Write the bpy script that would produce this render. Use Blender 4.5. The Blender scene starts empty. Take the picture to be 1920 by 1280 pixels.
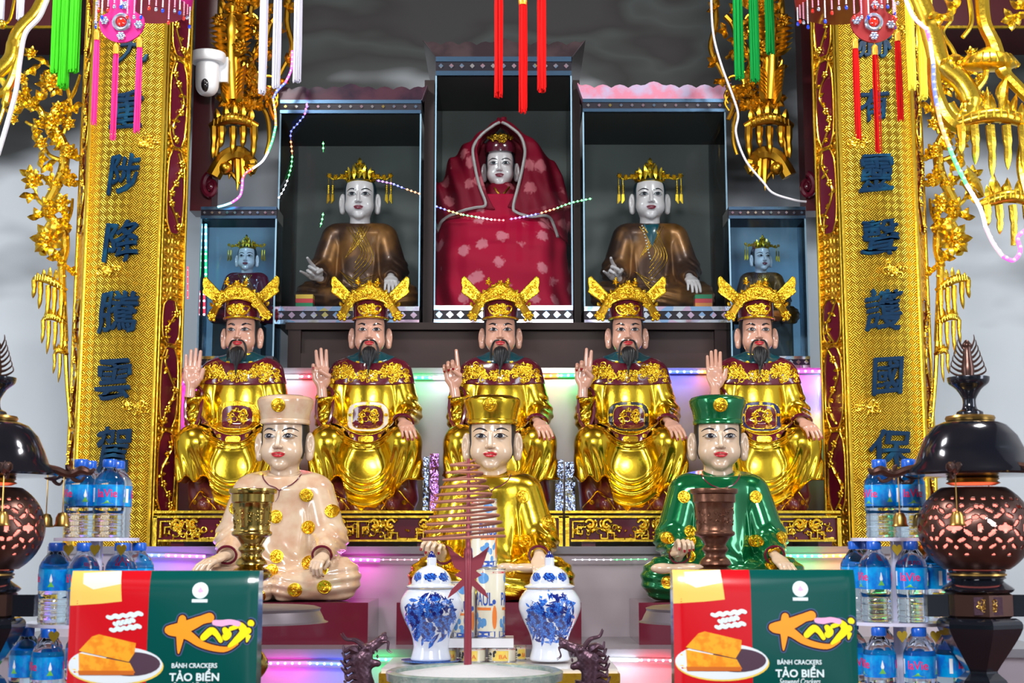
import bpy, math, random
import numpy as np
from mathutils import Vector, Matrix
PI = math.pi
S = bpy.context.scene
COL = S.collection
# ---------------- camera, world, lights, exposure ----------------
FPX, PITCH, CY, CZ = 2667.0, math.radians(8.0), -5.333, 1.5
cam = bpy.data.cameras.new('camera'); camo = bpy.data.objects.new('camera', cam); COL.objects.link(camo)
cam.sensor_width = 36; cam.lens = FPX/1920*36; cam.clip_start = 0.05
camo.location = (0, CY, CZ); camo.rotation_euler = (PI/2+PITCH, 0, 0)
cam.dof.use_dof = True; cam.dof.focus_distance = 5.1; cam.dof.aperture_fstop = 10
S.camera = camo
S.view_settings.view_transform = 'Standard'; S.view_settings.look = 'None'
S.view_settings.gamma = 1; S.view_settings.use_curve_mapping = False
S.view_settings.exposure = 0.4
S.cycles.use_denoising = True
S.cycles.max_bounces = 8; S.cycles.transparent_max_bounces = 12
S.cycles.sample_clamp_indirect = 6
w = bpy.data.worlds.new('world'); S.world = w; w.use_nodes = True
nt = w.node_tree; bg = nt.nodes['Background']
tc = nt.nodes.new('ShaderNodeTexCoord'); nz = nt.nodes.new('ShaderNodeTexNoise'); nz.inputs['Scale'].default_value = 2.2
cr = nt.nodes.new('ShaderNodeValToRGB')
cr.color_ramp.elements[0].position = .36; cr.color_ramp.elements[0].color = (.035, .035, .045, 1)
cr.color_ramp.elements[1].position = .66; cr.color_ramp.elements[1].color = (.62, .66, .75, 1)
nt.links.new(tc.outputs['Generated'], nz.inputs['Vector']); nt.links.new(nz.outputs[0], cr.inputs[0])
nt.links.new(cr.outputs[0], bg.inputs[0]); bg.inputs[1].default_value = 0.85

def area(name, loc, target, size, power, color=(1, 1, 1), sy=None):
    l = bpy.data.lights.new(name, 'AREA'); l.energy = power; l.color = color
    l.shape = 'RECTANGLE'; l.size = size; l.size_y = sy or size
    o = bpy.data.objects.new(name, l); COL.objects.link(o); o.location = loc
    o.rotation_euler = (Vector(target)-Vector(loc)).to_track_quat('-Z', 'Y').to_euler()
    return o
area('ceiling_or_fill_lamp', (-1.6, -1.7, 4.5), (-.3, 0, 1.9), .6, 82, (1, .97, .93))
area('ceiling_or_fill_lamp', (1.7, -1.7, 4.5), (.3, 0, 1.9), .6, 82, (1, .97, .93))
area('ceiling_or_fill_lamp', (0, -4.7, 2.9), (0, 0, 1.8), 1.0, 75, (1, .98, .97), .4)  # added unseen front fill for the faces, well below the ceiling
area('side_fill', (-3.15, -3.0, 2.2), (-.9, .6, 1.8), 1.3, 60, (.84, .91, 1), 1.9)  # added unseen cool side fill; the side walls have no window
area('side_fill', (3.15, -3.0, 2.2), (.9, .6, 1.8), 1.3, 60, (.84, .91, 1), 1.9)  # matching added fill on the opposite side

# ---------------- pixel helpers: where a photo point lies on the plane y = Y ----------------
cP, sP = math.cos(PITCH), math.sin(PITCH)
def W(px, py, Y=0.0):
    a, b = px-960.0, 640.0-py
    dy = FPX*cP - b*sP; t = (Y-CY)/dy
    return Vector((a*t, Y, CZ+(FPX*sP+b*cP)*t))
def SC(Y, py=640): return (W(1460, py, Y).x-W(460, py, Y).x)/1000
# ---------------- materials ----------------
M = {}
def mat(name, col, rough=.5, metal=0., coat=0., bump=None, var=None, emit=None, alpha=None, trans=None, ior=1.45, spec=None, sheen=0, anis=0):
    m = bpy.data.materials.new(name); m.use_nodes = True; n = m.node_tree; b = n.nodes['Principled BSDF']
    b.inputs['Base Color'].default_value = (*col, 1); b.inputs['Roughness'].default_value = rough
    b.inputs['Metallic'].default_value = metal; b.inputs['Coat Weight'].default_value = coat; b.inputs['Coat Roughness'].default_value = .06
    b.inputs['IOR'].default_value = ior
    if sheen: b.inputs['Sheen Weight'].default_value = sheen
    if spec is not None: b.inputs['Specular IOR Level'].default_value = spec
    if emit: b.inputs['Emission Color'].default_value = (*emit[0], 1); b.inputs['Emission Strength'].default_value = emit[1]
    if trans: b.inputs['Transmission Weight'].default_value = trans
    if alpha is not None: b.inputs['Alpha'].default_value = alpha
    t = None
    if bump or var:
        t = n.nodes.new('ShaderNodeTexCoord')
    if bump:    # (scale, strength, distance m)
        z = n.nodes.new('ShaderNodeTexNoise'); z.inputs['Scale'].default_value = bump[0]; z.inputs['Detail'].default_value = 4
        u = n.nodes.new('ShaderNodeBump'); u.inputs['Strength'].default_value = bump[1]; u.inputs['Distance'].default_value = bump[2]
        n.links.new(t.outputs['Object'], z.inputs['Vector']); n.links.new(z.outputs[0], u.inputs['Height']); n.links.new(u.outputs[0], b.inputs['Normal'])
    if var:     # (scale, colour2, lo, hi)
        z = n.nodes.new('ShaderNodeTexNoise'); z.inputs['Scale'].default_value = var[0]; z.inputs['Detail'].default_value = 5
        r = n.nodes.new('ShaderNodeValToRGB'); r.color_ramp.elements[0].position = var[2]; r.color_ramp.elements[1].position = var[3]
        r.color_ramp.elements[0].color = (*col, 1); r.color_ramp.elements[1].color = (*var[1], 1)
        n.links.new(t.outputs['Object'], z.inputs['Vector']); n.links.new(z.outputs[0], r.inputs[0]); n.links.new(r.outputs[0], b.inputs['Base Color'])
    M[name] = m; return m
GOLD = (.80, .54, .035)
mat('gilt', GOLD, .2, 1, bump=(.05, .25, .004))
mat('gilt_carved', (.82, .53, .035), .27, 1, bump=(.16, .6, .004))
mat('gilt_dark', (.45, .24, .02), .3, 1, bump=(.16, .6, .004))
mat('gilt_m', (.86, .57, .05), .26, 1, bump=(60, .5, .002))
mat('maroon', (.10, .006, .018), .2, 0, .8)
mat('maroon_seat', (.085, .008, .016), .3, 0, .5)
mat('teal', (.0, .055, .075), .3, 0, .6)
mat('skin_pink', (.56, .30, .215), .22, 0, .6)
mat('skin_cream', (.55, .40, .28), .2, 0, .7)
mat('skin_pale', (.66, .56, .56), .28, 0, .4)
mat('black_hair', (.006, .006, .008), .45)
mat('blue_hair', (.004, .02, .03), .35)
mat('eye_white', (.42, .42, .42), .2, 0, .6)
mat('iris', (.012, .012, .018), .15, 0, .6)
mat('lips', (.45, .008, .018), .25, 0, .6)
mat('lips_dark', (.20, .01, .03), .3, 0, .4)
mat('cream_robe', (.56, .42, .29), .16, 0, .8, var=(.03, (.50, .31, .20), .4, .62))
mat('green_robe', (.004, .16, .05), .16, .6, .8)
mat('blue_trim', (.005, .012, .10), .3, 0, .5)
mat('black_trim', (.008, .01, .018), .3, 0, .5)
mat('white_trim', (.75, .70, .64), .3, 0, .5)
mat('brown_robe', (.06, .022, .010), .38, .5, .1, var=(.012, (.26, .10, .02), .45, .62))
mat('nail', (.25, .005, .01), .2, 0, .6)

# ---------------- mesh builder ----------------
class MB:
    def __init__(s): s.v = []; s.f = []; s.mi = []; s.cur = 0
    def add(s, v, f):
        o = len(s.v); s.v.extend([tuple(p) for p in v]); s.f.extend([tuple(i+o for i in q) for q in f]); s.mi.extend([s.cur]*len(f)); return s
    def box(s, a, b):
        x0, y0, z0 = a; x1, y1, z1 = b
        return s.add([(x0, y0, z0), (x1, y0, z0), (x1, y1, z0), (x0, y1, z0), (x0, y0, z1), (x1, y0, z1), (x1, y1, z1), (x0, y1, z1)],
                     [(3, 2, 1, 0), (4, 5, 6, 7), (0, 1, 5, 4), (1, 2, 6, 5), (2, 3, 7, 6), (3, 0, 4, 7)])
    def prism(s, poly, y0, y1, bend=None):
        """outline in x,z extruded along y; bend(x) adds to y"""
        n = len(poly); g = bend or (lambda x, z: 0)
        v = [(x, y0+g(x, z), z) for x, z in poly]+[(x, y1+g(x, z), z) for x, z in poly]
        f = [tuple(range(n)), tuple(range(2*n-1, n-1, -1))]+[(i, i+n, (i+1) % n+n, (i+1) % n) for i in range(n)]
        return s.add(v, f)
    def zprism(s, poly, z0, z1):
        n = len(poly); v = [(x, y, z0) for x, y in poly]+[(x, y, z1) for x, y in poly]
        return s.add(v, [tuple(range(n-1, -1, -1)), tuple(range(n, 2*n))]+[(i, (i+1) % n, (i+1) % n+n, i+n) for i in range(n)])
    def tube(s, pts, r, n=8, closed=False, flat=1.0):
        pts = [Vector(p) for p in pts]; m = len(pts)
        if m < 2: return s
        if not hasattr(r, '__len__'): r = [r]*m
        v = []; prev = None
        for i, p in enumerate(pts):
            if closed: t = pts[(i+1) % m]-pts[i-1]
            else: t = pts[min(i+1, m-1)]-pts[max(i-1, 0)]
            if t.length < 1e-9: t = Vector((0, 0, 1))
            t.normalize()
            if prev is None:
                a = Vector((0, 1, 0)) if abs(t.y) < .9 else Vector((1, 0, 0)); prev = t.cross(a).normalized()
            u = (prev-t*prev.dot(t)); u = u.normalized() if u.length > 1e-6 else t.orthogonal().normalized(); prev = u; b = t.cross(u)
            for k in range(n):
                an = 2*PI*k/n; v.append(p+(u*math.cos(an)+b*math.sin(an)*flat)*r[i])
        f = []
        for i in range(m if closed else m-1):
            j = (i+1) % m
            for k in range(n): f.append((i*n+k, i*n+(k+1) % n, j*n+(k+1) % n, j*n+k))
        if not closed: f += [tuple(range(n-1, -1, -1)), tuple(range((m-1)*n, m*n))]
        return s.add(v, f)
    def lathe(s, prof, c=(0, 0, 0), n=32, sx=1, sy=1, a0=0, cap=True):
        v = []; m = len(prof)
        for r, z in prof:
            for k in range(n):
                a = 2*PI*k/n+a0; v.append((c[0]+r*sx*math.cos(a), c[1]+r*sy*math.sin(a), c[2]+z))
        f = [(i*n+k, i*n+(k+1) % n, (i+1)*n+(k+1) % n, (i+1)*n+k) for i in range(m-1) for k in range(n)]
        if cap: f += [tuple(range(n-1, -1, -1)), tuple(range((m-1)*n, m*n))]
        return s.add(v, f)
    def ball(s, c, r, n=10, rot=None):
        if not hasattr(r, '__len__'): r = (r, r, r)
        v = []; m = max(5, n//2+1)
        for i in range(m+1):
            th = PI*i/m
            for k in range(n):
                a = 2*PI*k/n; p = Vector((r[0]*math.sin(th)*math.cos(a), r[1]*math.sin(th)*math.sin(a), -r[2]*math.cos(th)))
                if rot is not None: p = rot @ p
                v.append(p+Vector(c))
        return s.add(v, [(i*n+k, i*n+(k+1) % n, (i+1)*n+(k+1) % n, (i+1)*n+k) for i in range(m) for k in range(n)])
    def leaf(s, c, d, up, L, wd, th):
        """pointed leaf from c along d, bulging towards up"""
        d = Vector(d).normalized(); u = Vector(up).normalized(); r = d.cross(u).normalized(); c = Vector(c)
        v = []; 
        for t, k in ((0, .15), (.25, .8), (.5, 1), (.78, .6), (1, .02)):
            b = c+d*L*t; h = math.sin(t*PI)*th
            v += [b-r*wd*k, b+u*(h+th*.5), b+r*wd*k, b-u*th*.4]
        f = [(i*4+k, i*4+(k+1) % 4, i*4+4+(k+1) % 4, i*4+4+k) for i in range(4) for k in range(4)]+[(3, 2, 1, 0), (16, 17, 18, 19)]
        return s.add(v, f)
    def flower(s, c, R, n=6, ph=0, layers=2):
        for L in range(layers):
            rr = R*(1-.35*L)
            for k in range(n):
                a = 2*PI*k/n+ph+L*PI/n
                s.leaf((c[0]+.12*rr*math.cos(a), c[1]-R*.15*L, c[2]+.12*rr*math.sin(a)), (math.cos(a), -.25-.3*L, math.sin(a)), (0, -1, 0), rr*.9, rr*.28, rr*.12)
        s.ball((c[0], c[1]-R*.3, c[2]), R*.2, 8); return s
    def mesh(s, name, mats=None, smooth=True):
        me = bpy.data.meshes.new(name); me.from_pydata(s.v, [], s.f)
        if mats:
            for m in (mats if isinstance(mats, (list, tuple)) else [mats]): me.materials.append(M[m] if isinstance(m, str) else m)
            if any(s.mi): me.polygons.foreach_set('material_index', s.mi)
        if smooth:
            me.polygons.foreach_set('use_smooth', [True]*len(me.polygons))
            try: me.set_sharp_from_angle(angle=math.radians(38))
            except Exception: pass
        me.update(); return me
def tag(o, label=None, cat=None, group=None, kind=None):
    if label: o['label'] = label
    if cat: o['category'] = cat
    if group: o['group'] = group
    if kind: o['kind'] = kind
    return o
def obj(name, me, mats=None, parent=None, loc=None, rot=None, scale=None, smooth=True):
    if isinstance(me, MB): me = me.mesh(name, mats, smooth)
    elif mats is not None and not me.materials: me.materials.append(M[mats])
    o = bpy.data.objects.new(name, me); COL.objects.link(o)
    if parent: o.parent = parent
    if loc is not None: o.location = loc
    if rot is not None: o.rotation_euler = rot
    if scale is not None: o.scale = (scale,)*3 if not hasattr(scale, '__len__') else scale
    return o
def omat(name, me, m, parent=None, **k):
    """object with its own material on shared mesh data"""
    o = obj(name, me, None, parent, **k)
    if not me.materials: me.materials.append(M[m])
    o.material_slots[0].link = 'OBJECT'; o.material_slots[0].material = M[m]; return o
def thing(name, label, cat, loc=(0, 0, 0), scale=1, group=None, rot=0):
    o = bpy.data.objects.new(name, None); COL.objects.link(o); o.empty_display_size = .05
    o.location = loc; o.scale = (scale,)*3; o.rotation_euler = (0, 0, rot); return tag(o, label, cat, group)
def dup(o, loc=None, label=None, group=None, rot=None):
    def cp(a, par):
        c = a.copy(); COL.objects.link(c)
        if par: c.parent = par
        for ch in list(a.children): cp(ch, c)
        return c
    r = cp(o, None)
    if loc is not None: r.location = loc
    if rot is not None: r.rotation_euler = rot
    if label: r['label'] = label
    if group: r['group'] = group
    return r
def spl(pts, n=8, closed=False):
    """Catmull-Rom through pts"""
    P = [Vector(p) for p in pts]; m = len(P); out = []
    for i in range(m if closed else m-1):
        if closed: a, b, c, d = P[i-1], P[i], P[(i+1) % m], P[(i+2) % m]
        else: a, b, c, d = P[max(i-1, 0)], P[i], P[i+1], P[min(i+2, m-1)]
        for k in range(n):
            t = k/n; out.append(.5*((2*b)+(c-a)*t+(2*a-5*b+4*c-d)*t*t+(3*b-a-3*c+d)*t**3))
    if not closed: out.append(P[-1])
    return out
def s2(pts, n=6, closed=False): return [(p.x, p.y) for p in spl([(a, b, 0) for a, b in pts], n, closed)]
# ---------------- signed-distance shapes, meshed with surface nets ----------------
def L3(x, y, z): return np.sqrt(x*x+y*y+z*z)
def ell(p, c, r):
    x, y, z = (p[0]-c[0]), (p[1]-c[1]), (p[2]-c[2])
    k0 = L3(x/r[0], y/r[1], z/r[2]); k1 = L3(x/r[0]**2, y/r[1]**2, z/r[2]**2)+1e-9
    return k0*(k0-1)/k1
def rc(p, a, b, r1, r2=None, sy=1.0):
    if r2 is None: r2 = r1
    px, py, pz = p[0]-a[0], (p[1]-a[1])/sy, p[2]-a[2]; bx, by, bz = b[0]-a[0], (b[1]-a[1])/sy, b[2]-a[2]
    h = np.clip((px*bx+py*by+pz*bz)/(bx*bx+by*by+bz*bz), 0, 1)
    return L3(px-bx*h, py-by*h, pz-bz*h)-(r1+(r2-r1)*h)
def smin(a, b, k):
    h = np.clip(.5+.5*(b-a)/k, 0, 1); return b*(1-h)+a*h-k*h*(1-h)
def smax(a, b, k): return -smin(-a, -b, k)
def sstep(a, b, x):
    t = np.clip((x-a)/(b-a), 0, 1); return t*t*(3-2*t)
def gs(x, w): return np.exp(-(x/w)**2)
def net(f, lo, hi, h):
    ax = [np.arange(lo[i], hi[i]+h, h, dtype=np.float32) for i in range(3)]
    nx, ny, nz = map(len, ax); g = np.empty((nx, ny, nz), np.float32)
    for i in range(0, nx, 24):
        X, Y, Z = np.meshgrid(ax[0][i:i+24], ax[1], ax[2], indexing='ij'); g[i:i+24] = f((X, Y, Z))
    ins = g < 0
    c = np.zeros((nx-1, ny-1, nz-1), np.int8); off = [(a, b, d) for a in (0, 1) for b in (0, 1) for d in (0, 1)]
    for a, b, d in off: c += ins[a:nx-1+a, b:ny-1+b, d:nz-1+d]
    act = (c > 0) & (c < 8); ii, jj, kk = np.nonzero(act); n = len(ii)
    idx = np.full(act.shape, -1, np.int32); idx[ii, jj, kk] = np.arange(n)
    pos = np.zeros((n, 3), np.float32); cnt = np.zeros(n, np.float32)
    for e0 in off:
        for ax_ in range(3):
            if e0[ax_]: continue
            e1 = list(e0); e1[ax_] = 1
            a = g[ii+e0[0], jj+e0[1], kk+e0[2]]; b = g[ii+e1[0], jj+e1[1], kk+e1[2]]
            m = (a < 0) != (b < 0); t = np.where(m, a/np.where(m, a-b, 1), 0)
            q = np.tile(np.array(e0, np.float32), (n, 1)); q[:, ax_] = t
            pos[m] += q[m]; cnt[m] += 1
    pos /= cnt[:, None]; pos += np.stack([ii, jj, kk], 1); pos = pos*h+np.array(lo, np.float32)
    F = []
    for ax_ in range(3):
        o1, o2 = [(1, 2), (2, 0), (0, 1)][ax_]
        sl0 = [slice(None)]*3; sl1 = [slice(None)]*3; sl0[ax_] = slice(0, -1); sl1[ax_] = slice(1, None)
        A, B = ins[tuple(sl0)], ins[tuple(sl1)]; e = np.argwhere(A != B)
        e = e[(e[:, o1] > 0) & (e[:, o2] > 0) & (e[:, o1] < g.shape[o1]-1) & (e[:, o2] < g.shape[o2]-1)]
        if not len(e): continue
        def cell(d1, d2):
            q = e.copy(); q[:, o1] -= d1; q[:, o2] -= d2; return idx[q[:, 0], q[:, 1], q[:, 2]]
        quad = np.stack([cell(1, 1), cell(0, 1), cell(0, 0), cell(1, 0)], 1)
        fl = ~A[e[:, 0], e[:, 1], e[:, 2]]; quad[fl] = quad[fl][:, ::-1]; F.append(quad)
    F = np.concatenate(F) if F else np.zeros((0, 4), int); F = F[(F >= 0).all(1)]
    return pos, F
def netmesh(name, f, lo, hi, h, m):
    v, F = net(f, lo, hi, h); me = bpy.data.meshes.new(name)
    me.vertices.add(len(v)); me.vertices.foreach_set('co', v.ravel())
    me.loops.add(len(F)*4); me.loops.foreach_set('vertex_index', F.ravel().astype(np.int32))
    me.polygons.add(len(F)); me.polygons.foreach_set('loop_start', np.arange(len(F), dtype=np.int32)*4)
    me.polygons.foreach_set('use_smooth', [True]*len(F)); me.update(calc_edges=True)
    me.validate(); me.materials.append(M[m]); return me
def trace(f, x, z, y0, n=60):
    x = np.asarray(x, float); z = np.asarray(z, float); y = np.full(x.shape, float(y0))
    for _ in range(n): y += np.clip(f((x, y, z)), -20, 20)*.75
    return y
def patch(mb, f, outline, y0, off, rings=4, hollow=0.0, c=None):
    """thin painted or applied patch whose outline (x,z) is laid onto the front of shape f"""
    o = np.array(outline); cc = np.array(c) if c is not None else o.mean(0); n = len(o)
    ts = np.linspace(hollow if hollow else .02, 1, rings+1)
    P = np.concatenate([cc+(o-cc)*t for t in ts]); y = trace(f, P[:, 0], P[:, 1], y0)-off
    y = np.minimum(y, np.median(y)+.7*max(np.ptp(o[:, 0]), np.ptp(o[:, 1])))
    P2 = np.concatenate([P, P[-n:], P[:n]]); y2 = np.concatenate([y, y[-n:]+off*1.6, y[:n]+off*1.6])
    m = rings+1; F = [(i*n+k, i*n+(k+1) % n, (i+1)*n+(k+1) % n, (i+1)*n+k) for i in range(m-1) for k in range(n)]
    F += [((m-1)*n+k, (m-1)*n+(k+1) % n, m*n+(k+1) % n, m*n+k) for k in range(n)]
    F += [((m+1)*n+k, (m+1)*n+(k+1) % n, (k+1) % n, k) for k in range(n)]
    if not hollow: F.append(tuple(range(n)))
    return mb.add(np.stack([P2[:, 0], y2, P2[:, 1]], 1).tolist(), F)
def circ(cx, cz, rx, rz=None, n=24, sq=1.0):
    rz = rz or rx; o = []
    for k in range(n):
        a = 2*PI*k/n; ca, sa = math.cos(a), math.sin(a)
        o.append((cx+rx*math.copysign(abs(ca)**sq, ca), cz+rz*math.copysign(abs(sa)**sq, sa)))
    return o
def line(mb, f, pts, r, y0, off=0, n=5, smooth=4, flat=1.0):
    """raised line (x,z) following the front of f; r radius or list"""
    P = s2(pts, smooth); y = trace(f, [p[0] for p in P], [p[1] for p in P], y0)-off
    if hasattr(r, '__len__'): r = list(np.interp(np.linspace(0, 1, len(P)), np.linspace(0, 1, len(r)), r))
    ok = [i for i in range(len(P)) if y[i] < np.median(y)+45]
    if len(ok) < len(P):
        P = [P[i] for i in ok]; y = y[ok]
        if hasattr(r, '__len__'): r = [r[i] for i in ok]
    if hasattr(r, '__len__'): r = list(np.interp(np.linspace(0, 1, len(P)), np.linspace(0, 1, len(r)), r))
    return mb.tube([(p[0], yy, p[1]) for p, yy in zip(P, y)], r, n, flat=flat)
def scrolls(mb, f, cx, cz, rx, rz, y0, n=9, r=1.2, seed=1, off=.4, cur=1.0):
    """carved curls inside an ellipse, laid on f"""
    R = random.Random(seed); segs = []
    for i in range(n):
        a = R.uniform(0, 2*PI); k = math.sqrt(R.uniform(0, .75)); x, z = cx+rx*k*math.cos(a), cz+rz*k*math.sin(a)
        th = R.uniform(0, 2*PI); cv = R.choice((-1, 1))*R.uniform(.35, .8)*cur; L = min(rx, rz)*R.uniform(.12, .2); P = [(x, z)]
        for j in range(9):
            x += L*math.cos(th); z += L*math.sin(th); th += cv; cv *= 1.06
            if ((x-cx)/rx)**2+((z-cz)/rz)**2 > 1.05: break
            P.append((x, z))
        if len(P) > 3: segs.append(P)
    if not segs: return mb
    al = [p for q in segs for p in q]; y = trace(f, [p[0] for p in al], [p[1] for p in al], y0)-off; k = 0
    lim = np.median(y)+30
    for q in segs:
        m = len(q)
        if y[k:k+m].max() > lim: k += m; continue
        mb.tube([(p[0], y[k+i], p[1]) for i, p in enumerate(q)], [r*(1-.55*i/m)*1.2 for i in range(m)], 5); k += m
        mb.ball((q[0][0], y[k-m], q[0][1]), r*1.7, 6)
    return mb
def textmesh(txt, size, extrude=.001, offset=0., align='CENTER', shear=0., res=3):
    c = bpy.data.curves.new('t', 'FONT'); c.body = txt; c.size = size; c.extrude = extrude; c.offset = offset
    c.align_x = align; c.align_y = 'CENTER'; c.shear = shear; c.resolution_u = res
    o = bpy.data.objects.new('t', c); COL.objects.link(o); bpy.context.view_layer.update()
    me = bpy.data.meshes.new_from_object(o.evaluated_get(bpy.context.evaluated_depsgraph_get()))
    v = np.array([tuple(q.co) for q in me.vertices]).reshape(-1, 3); F = [tuple(p.vertices) for p in me.polygons]
    bpy.data.objects.remove(o); bpy.data.curves.remove(c); bpy.data.meshes.remove(me); return v, F
def text_on(mb, txt, size, at, extrude=.001, offset=0., shear=0., rot=0, fit=None, warp=None):
    """text standing in the x-z plane, facing -y, centred on at"""
    v, F = textmesh(txt, size, extrude, 0, shear=shear)
    if not len(v): return mb
    if offset:      # heavier strokes: the glyph repeated with tiny shifts
        q = [v]; G = list(F); n0 = len(v)
        for i in range(8):
            a = i*PI/4; w_ = v.copy(); w_[:, 0] += offset*math.cos(a); w_[:, 1] += offset*math.sin(a); w_[:, 2] -= extrude*.04*(i+1)
            q.append(w_); G += [tuple(k+n0*(i+1) for k in f_) for f_ in F]
        v = np.concatenate(q); F = G
    cx, cy = (v[:, 0].max()+v[:, 0].min())/2, (v[:, 1].max()+v[:, 1].min())/2; v[:, 0] -= cx; v[:, 1] -= cy
    if fit:
        v[:, 0] *= fit[0]/max(1e-9, np.ptp(v[:, 0])); 
        if fit[1]: v[:, 1] *= fit[1]/max(1e-9, np.ptp(v[:, 1]))
    if warp: v = warp(v)
    c, s_ = math.cos(rot), math.sin(rot); x = v[:, 0]*c-v[:, 1]*s_; z = v[:, 0]*s_+v[:, 1]*c
    return mb.add(np.stack([at[0]+x, at[1]-v[:, 2], at[2]+z], 1).tolist(), F)
# ---------------- heads ----------------
def skull(p):
    d = ell(p, (0, .25, .35), (.97, 1.08, 1.2))
    d = smin(d, ell(p, (0, -.02, -.45), (.88, .86, 1.12)), .25)
    ax = np.abs(p[0]); q = (ax, p[1], p[2])
    return smin(d, ell(q, (.42, -.42, -.72), (.42, .38, .42)), .3)
def head(p):
    ax = np.abs(p[0]); q = (ax, p[1], p[2])
    d = skull(p)
    d = smin(d, ell(p, (0, -.60, -1.3), (.30, .24, .22)), .22)
    d = smax(d, -ell(q, (.40, -1.02, .02), (.30, .17, .17)), .14)
    d = smin(d, ell(q, (.40, -.70, .0), (.25, .22, .14)), .05)
    d = smin(d, rc(p, (0, -.84, .10), (0, -1.06, -.44), .075, .12), .09)
    d = smin(d, ell(q, (.13, -.97, -.49), (.10, .11, .085)), .05)
    d = smin(d, ell(p, (0, -.83, -.78), (.28, .14, .075)), .06)
    d = smin(d, ell(p, (0, -.80, -.91), (.22, .15, .08)), .06)
    ear = ell((ax-.0*p[2], p[1], p[2]), (1.09, .14, -.38), (.22, .19, .62))
    ear = smin(ear, ell(q, (1.08, .12, -.88), (.16, .15, .2)), .1)
    ear = smax(ear, -ell(q, (1.17, -.06, -.28), (.10, .14, .34)), .06)
    d = smin(d, ear, .05)
    return smin(d, rc(p, (0, .2, -1.2), (0, .25, -2.1), .60, .66), .12)
head_me = netmesh('head', head, (-1.45, -1.35, -2.1), (1.45, 1.5, 1.7), .034, 'skin_pink')
def hair_f(p): return smax(skull(p)-.035, np.minimum(.92-p[2]+.12*np.abs(p[0])-.25*(p[1]+.9), -(p[1]+.28)), .04)
hair_me = netmesh('hair', hair_f, (-1.3, -1.2, -1.0), (1.3, 1.5, 1.8), .05, 'black_hair')
def feats(brow):
    fe = {}
    mb = MB()
    for s in (-1, 1): patch(mb, head, [(s*x, z) for x, z in s2([(.17, -.03), (.28, .065), (.42, .10), (.56, .06), (.68, .0), (.55, -.06), (.4, -.075), (.26, -.06)], 3, True)], -1.4, .012, 3)
    fe['eye'] = mb
    mb = MB()
    for s in (-1, 1):
        patch(mb, head, circ(s*.41, .012, .125, .085, 16), -1.4, .02, 2)
        line(mb, head, [(s*.15, -.05), (s*.27, .065), (s*.42, .11), (s*.57, .07), (s*.72, .0)], [.012, .028, .03, .026, .01], -1.4, .015, 5)
        line(mb, head, [(s*.22, -.06), (s*.4, -.085), (s*.6, -.05)], [.006, .010, .006], -1.4, .012, 4)
    fe['iris_and_lashes'] = mb
    mb = MB()
    for s in (-1, 1):
        if brow == 'thick':
            line(mb, head, [(s*.20, .27), (s*.30, .33), (s*.45, .40), (s*.62, .36), (s*.72, .34)], [.03, .07, .055, .03, .008], -1.4, .0, 6)
        else:
            line(mb, head, [(s*.14, .23), (s*.27, .31), (s*.45, .365), (s*.62, .33), (s*.76, .24)], [.015, .042, .042, .03, .01], -1.4, .0, 6)
    fe['eyebrow'] = mb
    mb = MB()
    patch(mb, head, s2([(-.31, -.80), (-.17, -.735), (-.06, -.705), (0, -.725), (.06, -.705), (.17, -.735), (.31, -.80), (.17, -.82), (0, -.815), (-.17, -.82)], 2, True), -1.4, .018, 3, c=(0, -.77))
    patch(mb, head, s2([(-.27, -.825), (0, -.84), (.27, -.825), (.18, -.93), (0, -.975), (-.18, -.93)], 3, True), -1.4, .018, 3)
    fe['lips'] = mb
    return fe
F_thick = {k: v.mesh(k, {'eye': 'eye_white', 'iris_and_lashes': 'iris', 'eyebrow': 'iris', 'lips': 'lips'}[k]) for k, v in feats('thick').items()}
F_thin = {k: v.mesh(k, {'eye': 'eye_white', 'iris_and_lashes': 'iris', 'eyebrow': 'iris', 'lips': 'lips'}[k]) for k, v in feats('thin').items()}
def put_head(par, skin, F, sc, loc, yaw=0, lips='lips', hair='black_hair'):
    h = omat('head', head_me, skin, par, loc=loc, rot=(0, 0, yaw), scale=sc)
    for k, me in F.items():
        n = {'eye': 'eyes', 'iris_and_lashes': 'lashes_and_irises', 'eyebrow': 'eyebrows'}.get(k, k)
        if k == 'lips': omat(n, me, lips, h)
        else: obj(n, me, None, h)
    omat('hair', hair_me, hair, h); return h
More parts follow.
